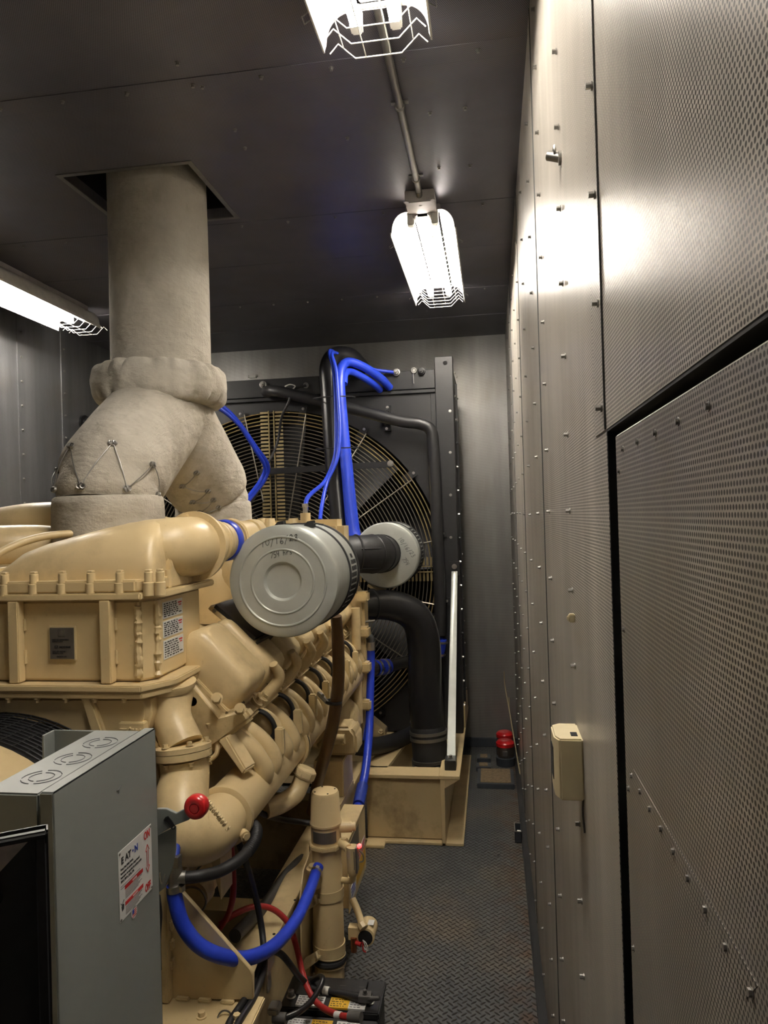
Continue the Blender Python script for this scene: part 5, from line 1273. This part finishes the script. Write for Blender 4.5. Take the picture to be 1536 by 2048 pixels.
b = MB(); b.bb((-.612, 2.462, .462), (-.529, 2.80, .470)); b.bb((-.533, 2.462, .225), (-.529, 2.80, .470)); b.build('cover', 'cream', hb_, bevel=.0015, seg=1)
for y0, y1, z0, z1, mt in ((2.50, 2.66, .385, .455, 'plate_grey'), (2.49, 2.58, .245, .300, 'white'), (2.60, 2.78, .32, .36, 'white'), (2.60, 2.78, .255, .315, 'yellow_label')):
    b = MB(); b.bb((-.5295, y0, z0), (-.528, y1, z1)); st_ = b.build('sticker', mt, cb_)
    if mt == 'white':
        ib = MB()
        for k in range(3): ib.bb((-.5282, y0+.012, z1-.012-k*.012), (-.5275, y1-.015, z1-.007-k*.012))
        ib.build('printing', 'ink_blue' if y0 < 2.55 else 'ink_red', st_)
    if mt == 'plate_grey':
        b = MB(); b.bb((-.5282, y0+.02, z0+.025), (-.5274, y0+.035, z0+.045)); b.build('printing', 'ink_red', st_)
b = MB(); b.bb((-.603, 2.471, .245), (-.601, 2.474, .30)); b.bb((-.575, 2.4725, .25), (-.556, 2.4745, .30)); b.bb((-.575, 2.4725, .405), (-.556, 2.4745, .455)); b.build('hinge', 'cream_dirty', cb_)
# junction with open end and loose wires
jc = at(728, 1868, y=2.34)
jb = thing('junction_housing', jc, 'small round cream junction housing with loose wires at the foot of the coolant heater', 'junction box')
b = MB(); b.lathe((jc.x+.008, jc.y-.02, jc.z), (0, 1, 0), [(0, .026), (.002, .030), (.075, .030), (.078, .026)], 24); b.box((jc.x-.025, jc.y, jc.z+.006), (.05, .03, .04)); h_ = b.build('housing', 'cream', jb, smooth=40)
b = MB(); b.cyl((jc.x+.008, jc.y-.0215, jc.z), (jc.x+.008, jc.y-.0205, jc.z), .024, n=20); b.build('open_end', 'void', h_)
b = MB(); b.tube([(jc.x-.045, jc.y+.05, jc.z+.085), (jc.x-.022, jc.y+.02, jc.z+.060), (jc.x+.002, jc.y-.02, jc.z+.030)], .012, 10); b.lathe((jc.x-.008, jc.y-.008, jc.z+.042), (.6, -.5, -.6), [(0, .012), (.002, .016), (.02, .016), (.022, .013)], 8); b.build('conduit_elbow', 'cream', jb)
b = MB(); b.cyl((jc.x-.032, jc.y-.015, jc.z-.050), (jc.x-.032, jc.y-.015, jc.z-.004), .010, n=14); b.build('copper_stub', 'copper', jb, label='bare copper stub')
b = MB()
for s in (0, 1): b.tube([(jc.x, jc.y-.024, jc.z-.006), (jc.x+.006+s*.006, jc.y-.03, jc.z-.012), (jc.x+.014+s*.004, jc.y-.03, jc.z-.035), (jc.x+.006, jc.y-.028, jc.z-.040+s*.01), (jc.x-.002, jc.y-.024, jc.z-.018)], .0017, 5)
b.build('loose_wires', 'white_wire', jb)
b = MB(); b.tube([(jc.x, jc.y-.024, jc.z-.012), (jc.x+.002, jc.y-.028, jc.z-.036), (jc.x+.012, jc.y-.028, jc.z-.042)], .003, 6); b.cyl((jc.x-.024, jc.y-.02, jc.z-.018), (jc.x-.006, jc.y-.026, jc.z-.02), .007); b.build('loose_wires', 'ink_red', jb)
b = MB(); b.bb((jc.x+.012, jc.y+.0, jc.z+.0295), (jc.x+.032, jc.y+.03, jc.z+.0312)); b.build('label', 'white', jb)

# ================================================================== BATTERIES
def battery(y0, y1, zt, label, seed, front):
    t = thing('battery', (-.495, (y0+y1)/2, 0), label, 'battery', 'starter batteries on the floor')
    x0, x1 = -.638, -.352
    b = MB(); b.bb((x0+.006, y0+.004, 0.0), (x1-.006, y1-.004, zt-.022)); cs = b.build('case', 'black', t, bevel=.006)
    b = MB(); b.bb((x0, y0, zt-.024), (x1, y1, zt-.004)); b.bb((x0+.03, y0+.05, zt-.006), (x1-.05, y1-.012, zt)); b.build('lid', 'black', t, bevel=.004)
    if front: lx0, ly0 = x0+.040, y1-.062
    else: lx0, ly0 = x0+.045, y0+.006
    ly1 = ly0+.042
    for u0, u1, mt in ((0, .33, 'white'), (.33, .62, 'yellow_label'), (.62, .68, 'black'), (.68, 1, 'white')) if front else ((0, .40, 'white'), (.40, .48, 'black'), (.48, .76, 'yellow_label'), (.76, 1, 'white')):
        W = .20; b = MB(); b.bb((lx0+u0*W, ly0, zt-.004), (lx0+u1*W, ly1, zt+.0012 if mt != 'black' else zt-.001)); s_ = b.build('label', mt, t)
        if mt == 'black': continue
        ib = MB(); r2 = random.Random(seed+int(u0*10))
        for k in range(4):
            x = lx0+u0*W+.004
            while x < lx0+u1*W-.012:
                L = r2.uniform(.003, .010); ib.bb((x, ly0+.006+k*.009, zt+.0010), (x+L, ly0+.0085+k*.009, zt+.0016)); x += L+r2.uniform(.002, .006)
        ib.build('printing', 'ink_soft' if mt == 'white' else 'ink', s_)
    for x in (x0+.022, x1-.032):
        b = MB(); b.lathe((x, y0+.028 if front else y0+.045, zt-.006), (0, 0, 1), [(0, .014), (.004, .014), (.006, .010), (.020, .009), (.022, .006)], 16); b.build('terminal', 'dull_steel', t)
    for k in range(3):
        b = MB(); b.bb((x0+.10+k*.055, y1-.045, zt-.0005), (x0+.118+k*.055, y1-.042, zt+.0006)); b.build('vent_mark', 'grey_rubber', t)
    b = MB(); b.bb((x1-.007, y0+.02, .03), (x1-.005, y1-.02, zt-.05)); b.build('side_label', 'grey_rubber', t)
    return t
bt1 = battery(1.985, 2.130, .222, 'rear starter battery with white pen date on its black lid, under the coolant heater', 3, False)
bt2 = battery(1.815, 1.972, .212, 'front starter battery at the bottom edge, red cable clamped to its right terminal', 9, True)
pen('11-8-21', .013, (-.385, 2.052, .2225), (-1, -.04, 0), (.04, -1, 0), 'white', bt1, .0009, .7)

# ================================================================== CABLES AND HOSES IN FRONT
P = T((348, 1770, 1.565), (351, 1800, 1.565), (366, 1850, 1.565), (400, 1892, 1.575), (450, 1914, 1.60), (500, 1915, 1.67), (550, 1890, 1.80), (592, 1840, 1.98), (618, 1785, 2.13), (632, 1745, 2.235), (637, 1733, 2.26))
cb = MB(); cb.tube(P, .0172, 20, 8); hs = tag(cb.build('heater_hose', 'silicone', None, smooth=60), 'big sagging U of bright blue hose from under the engine to the coolant heater', 'hose')
band(hs, P[0].lerp(P[1], .2), P[1]-P[0], .0175, .014, 'steel'); band(hs, P[-2], P[-1]-P[-2], .0175, .012, 'steel')
vt = thing('hose_tee', at(349, 1735, y=1.565), 'corroded brass tee at the top of the sagging blue hose', 'fitting')
b = MB(); b.tube(T((349, 1772, 1.565), (350, 1745, 1.565), (350, 1722, 1.565)), [.014, .017, .015], 14, 3); b.box(at(350, 1722, y=1.56), (.024, .02, .024)); b.cyl(at(352, 1755, y=1.565), at(372, 1754, y=1.57), .014, n=12); b.build('body', 'dull_steel', vt, smooth=40)
b = MB(); b.tube(T((350, 1715, 1.565), (353, 1690, 1.59), (357, 1665, 1.65)), .010, 10); b.build('stub_hose', 'ink_blue', vt)
P = T((362, 1756, 1.57), (400, 1752, 1.585), (440, 1742, 1.63), (480, 1718, 1.68), (506, 1688, 1.74), (513, 1662, 1.80), (505, 1648, 1.86))
cb = MB(); cb.tube(P, .0140, 14); SPt = smooth_path(P, 20)
for k in range(70, len(SPt)-6, 2): cb.torus(SPt[k], SPt[k+1]-SPt[k], .0140, .0022, 14, 5)
tag(cb.build('corrugated_hose', 'rubber', None, smooth=60), 'black corrugated hose arching from the brass tee up behind the intake elbow', 'hose')
P = T((462, 1690, 1.84), (466, 1740, 1.83), (466, 1790, 1.83), (456, 1830, 1.85), (436, 1862, 1.9))
pipe('battery_cable', P, .0082, 'red_cable', 'dull red cable dropping straight down beside the engine behind the gusset', 'cable', 10)
P = T((440, 1850, 1.95), (470, 1828, 1.98), (510, 1813, 2.02), (545, 1818, 2.05), (575, 1845, 2.06), (592, 1890, 2.05), (606, 1950, 2.02), (622, 1990, 1.97), (645, 2015, 1.93), (680, 2031, 1.87), (712, 2034, 1.85))
rc_ = pipe('battery_cable', P, .0085, 'red_cable', 'red cable arching over the rail then down to the front battery', 'cable', 12)
p, q = P[-1], P[-2]
b = MB(); b.cyl(q.lerp(p, -.3), q.lerp(p, .1), .0092, n=12); b.build('cable_label', 'white', rc_); b = MB(); b.cyl(q.lerp(p, .55), p+Vector((.014, 0, 0)), .013, n=14); b.build('cable_boot', 'grey_rubber', rc_)
P = T((476, 1680, 1.80), (490, 1720, 1.78), (505, 1770, 1.83), (517, 1820, 1.86), (525, 1870, 1.85), (526, 1910, 1.80), (512, 1955, 1.70), (492, 1995, 1.62), (462, 2040, 1.55), (450, 2070, 1.5))
pipe('black_cable', P, .0085, 'rubber', 'black cable crossing in front of the sagging hose and over the rail', 'cable', 10)
P = T((540, 1905, 1.85), (530, 1915, 1.80), (528, 1935, 1.75), (520, 1965, 1.68), (505, 2000, 1.62), (480, 2040, 1.55), (465, 2070, 1.5))
pipe('black_cable', P, .0085, 'rubber', 'second black cable bundled to the right of the crossing one at the rail edge', 'cable', 10)
P = T((533, 1912, 1.80), (545, 1903, 1.84), (562, 1908, 1.87), (580, 1928, 1.90), (597, 1952, 1.97), (615, 1968, 2.02))
cbk = pipe('battery_cable', P, .0088, 'rubber', 'black cable running from the rail edge to the back of the rear battery', 'cable', 10)
P = T((612, 1967, 2.09), (627, 1959, 2.09), (640, 1953, 2.06), (645, 1958, 2.03), (640, 1975, 2.0), (622, 2003, 1.94), (600, 2022, 1.89), (575, 2034, 1.86), (562, 2036, 1.85))
bc_ = pipe('battery_jumper', P, .0082, 'black_gloss', 'looped black jumper cable joining the two batteries over the red cable', 'cable', 12)
p = P[-1]; b = MB(); b.cyl(p+Vector((.014, 0, 0)), p+Vector((-.022, 0, 0)), .0135, n=14); b.build('cable_boot', 'grey_rubber', bc_)
b = MB(); b.bb((p.x-.035, p.y-.01, p.z+.008), (p.x-.005, p.y+.03, p.z+.028)); b.build('terminal_clamp', 'dull_steel', bc_, bevel=.004)
P = T((622, 1976, 2.06), (655, 1982, 2.05), (690, 1989, 2.035), (722, 1996, 2.02))
jw = pipe('terminal_lead', P, [.007, .008, .010, .012], 'rubber', 'thick short black lead lying across the rear battery to its right terminal', 'cable', 12)
b = MB(); b.cyl(P[0].lerp(P[1], .75), P[0].lerp(P[1], 1.1), .0115, n=12); b.build('cable_label', 'white_wire', jw)
p = P[-1]; b = MB(); b.box(p+Vector((.012, 0, .004)), (.035, .03, .018)); b.hexbolt(p+Vector((.012, 0, .012)), (0, 0, 1), .010, .012); b.cyl(p+Vector((.02, -.01, .006)), p+Vector((.055, -.01, .010)), .006); b.build('terminal_clamp', 'grey_rubber', jw, bevel=.003)
P = T((470, 1872, 1.95), (500, 1842, 2.05), (535, 1805, 2.2), (565, 1760, 2.36), (590, 1733, 2.45), (612, 1712, 2.55))
cn_ = pipe('flexible_conduit', P, .019, 'grey_rubber', 'weathered grey flexible conduit lying along the rail behind the heater', 'conduit', 14)
P = T((505, 1616, 2.1), (530, 1630, 2.15), (560, 1638, 2.25), (600, 1644, 2.32), (636, 1648, 2.33))
pipe('black_cable', P, .0095, 'rubber', 'black cable crossing the dark gap under the intake pipe to the heater head', 'cable', 10)
pz = at(548, 1925, y=1.93)
b = MB(); b.bb((-.652, 1.90, .36), (-.640, 1.96, .412)); b.bb((-.652, 1.915, .30), (-.646, 1.945, .36)); o = b.build('cable_clip', 'steel', None, bevel=.001, seg=1); tag(o, 'bright metal cable clip on the rail edge by the crossing black cables', 'clip')
b = MB(); p = at(449, 2037, y=1.56); b.torus(p, (.3, -1, .5), .015, .0022, 26, 6); o = b.build('wire_loop', 'steel', None); tag(o, 'thin steel wire loop around black cables at the bottom edge', 'wire')
P = T((318, 1790, 1.45), (322, 1830, 1.45), (319, 1880, 1.45), (321, 1940, 1.45))
pipe('thin_wire', P, .003, 'rubber', 'thin black wire hanging just behind the disconnect box edge', 'wire', 6)
# pipework and starter dimly seen under the elbow
sm_ = thing('starter_motor', at(385, 1795, y=1.82), 'grimy starter motor in the shadow behind the gusset plate', 'starter motor')
pc = at(385, 1795, y=1.80)
b = MB(); b.lathe(pc, (0, 1, 0), [(0, .028), (.004, .040), (.05, .042), (.06, .034), (.12, .034)], 24); b.build('motor', 'cream_dirty', sm_)
b = MB(); b.lathe(pc+Vector((-.045, -.01, -.004)), (0, 1, 0), [(0, .018), (.004, .024), (.08, .024)], 18); b.build('solenoid', 'dull_steel', sm_)
b = MB(); b.torus(pc+Vector((.006, -.012, 0)), (0, 1, .1), .036, .003, 24, 6); b.build('clamp_ring', 'dull_steel', sm_)
b = MB(); b.prism([at(418, 1700, y=1.72), at(440, 1700, y=1.72), at(442, 1800, y=1.72), at(432, 1760, y=1.72)], (0, .08, 0)); b.build('elbow_web', 'cream_dirty', en)
b = MB(); b.prism([at(360, 1700, y=1.66), at(385, 1690, y=1.66), at(385, 1725, y=1.66), at(368, 1742, y=1.66)], (0, .05, 0)); b.build('elbow_web', 'cream_dirty', en)

# ================================================================== ON THE RIGHT WALL
wb_ = thing('wall_cover', (XR, 1.14, 1.21), 'small ivory plastic cover box with a slotted side, fixed to the perforated right wall', 'wall box')
xa = at(1122, 1598, y=1.13).x; zA, zB = at(1170, 1603, x=XR).z, at(1165, 1476, x=XR).z; yb2 = 1.205
b = MB(); b.prism([(XR, 1.13, zA-.001), (xa+.003, 1.13, zA+.001), (xa-.001, 1.142, zA+.004), (xa-.001, 1.142, zB-.003), (xa+.003, 1.13, zB), (XR, 1.13, zB)], (0, .0, 0)) if False else None
b.prism([(XR, 1.13, zA), (xa, 1.13, zA), (xa-.007, 1.148, zA), (xa-.007, yb2, zA), (xa+.006, yb2+.012, zA), (XR, yb2+.012, zA)], (0, 0, zB-zA)); cv = b.build('cover', 'ivory', wb_, bevel=.0025, seg=2)
b = MB(); b.bb((xa-.008, 1.160, zA+.022), (xa-.0066, yb2-.012, zB-.022)); b.build('slot', 'void', cv)
b = MB(); b.bb((XR-.016, 1.146, zB-.001), (XR-.006, 1.165, zB+.0008)); b.build('notch', 'void', cv)
b = MB(); b.tube([(XR-.002, 1.135, zA), (XR-.003, 1.136, zA-.02), (XR-.0012, 1.136, zA-.05)], .0016, 8); b.build('streak_tube', 'grey_rubber', wb_)  # added thin tube drawing the dark stain streak below the cover
p, q = at(1122, 316, x=XR), at(1096, 312, y=at(1122, 316, x=XR).y+.01)
b = MB(); b.cyl(p, q, .0075, n=16); b.torus(p.lerp(q, .5)+Vector((0, 0, .008)), (1, 0, 0), .009, .0025, 20, 5); b.lathe(p, (-1, 0, 0), [(0, .011), (.004, .011), (.005, .008)], 16); o = b.build('pipe_clip', 'dull_steel', None); tag(o, 'single steel pipe clip standing out from the upper right wall', 'clip')
p = at(1150, 1236, x=XR); b = MB(); b.bb((XR-.010, p.y-.004, p.z-.007), (XR, p.y+.006, p.z+.007)); b.bb((XR-.013, p.y-.004, p.z-.004), (XR-.008, p.y+.002, p.z+.004)); o = b.build('wall_clip', 'ivory', None, bevel=.0015); tag(o, 'tiny ivory plastic clip on the right wall above the ivory cover box', 'clip')

# ================================================================== ON THE FLOOR BY THE WALL
def pail(x, y, r, label):
    t = thing('pail', (x, y, 0), label, 'bucket', 'red-lidded pails in the far corner')
    b = MB(); b.lathe((x, y, 0), (0, 0, 1), [(0, r*1.02), (.05, r*1.06), (.052, r*1.0)], 32); b.build('base_tray', 'floor_grey', t)
    b = MB(); b.lathe((x, y, .045), (0, 0, 1), [(0, r*.86), (.06, r*.95), (.075, r*.95)], 32); bd = b.build('body', 'dull_steel', t)
    b = MB(); b.bb((x-r*.3, y-r*1.0, .07), (x+r*.2, y-r*.9, .10)); b.build('label', 'grey_rubber', bd)
    b = MB(); b.lathe((x, y, .12), (0, 0, 1), [(0, r*.93), (.002, r*1.03), (.022, r*1.03), (.034, r*.85), (.040, r*.55), (.041, .001)], 32); b.build('lid', 'red', t, smooth=35)
pb = at(1012, 1535, z=0); pail(pb.x, pb.y+.055, .057, 'nearer red-lidded pail in the far right corner')
pt = at(1012, 1478, z=.16); pail(pt.x-.006, pb.y+.24, .055, 'farther red-lidded pail, mostly hidden behind the nearer one')
for pts, lbl in (((954, 1028, 1538, 1567), 'wide low floor hatch with brown board top, nearest of the three before the pails'), ((952, 982, 1525, 1534), 'middle small low hatch left of the pails'), ((954, 981, 1508, 1517), 'farthest small low hatch left of the pails')):
    a0, a1 = at(pts[0], pts[3], z=.03), at(pts[1], pts[2], z=.03)
    t = thing('floor_hatch', ((a0.x+a1.x)/2, (a0.y+a1.y)/2, 0), lbl, 'hatch', 'floor hatches in the far right corner')
    big = pts[1]-pts[0] > 50; y1 = a1.y
    if a1.y < a0.y+.03: y1 = a0.y+.10
    x1h = min(a1.x, .085)
    b = MB(); b.bb((a0.x, a0.y, 0), (x1h, y1, .03)); b.build('frame', 'floor_grey', t, bevel=.003)
    m_ = .02; b = MB(); b.bb((a0.x+m_, a0.y+m_, .03), (x1h-m_, y1-m_*.4, .033)); b.build('board', 'ply', t)
for P, lbl in ((T((1008, 1343, 4.86), (1010, 1372, 4.85), (1022, 1440, 4.74), (1040, 1549, 4.50)), 'tall thin cane leaning beside the pails against the right wall'), (T((1018, 1395, 4.86), (1020, 1430, 4.80), (1041, 1551, 4.48)), 'shorter thin cane leaning behind the tall one')):
    pipe('cane', P, [.0040]*len(P), 'stick', lbl, 'cane', 6, 4, 'thin canes in the corner')
a0 = at(1030, 1686, z=0)
gb = thing('small_box', (.07, a0.y+.04, 0), 'small open dark grey metal box on the floor against the right wall', 'box')
x0, x1, y0, y1 = a0.x, .098, a0.y, a0.y+.10
b = MB(); b.bb((x0, y0, 0), (x1, y1, .003)); b.bb((x0, y0, 0), (x1, y0+.003, .055)); b.bb((x0, y1-.003, 0), (x1, y1, .055)); b.bb((x0, y0, 0), (x0+.003, y1, .055)); b.bb((x1-.003, y0, 0), (x1, y1, .055)); b.build('tray', 'floor_grey', gb)
b = MB(); b.bb((x0-.001, y0-.001, .053), (x1, y0+.004, .057)); b.bb((x0-.001, y0, .053), (x0+.004, y1, .057)); b.bb((x0, y1-.004, .053), (x1, y1, .057)); b.build('rim', 'dull_steel', gb)
b = MB(); b.cyl((x1-.003, y0+.05, .035), (x1-.02, y0+.05, .035), .007, n=10); b.build('nipple', 'steel', gb)
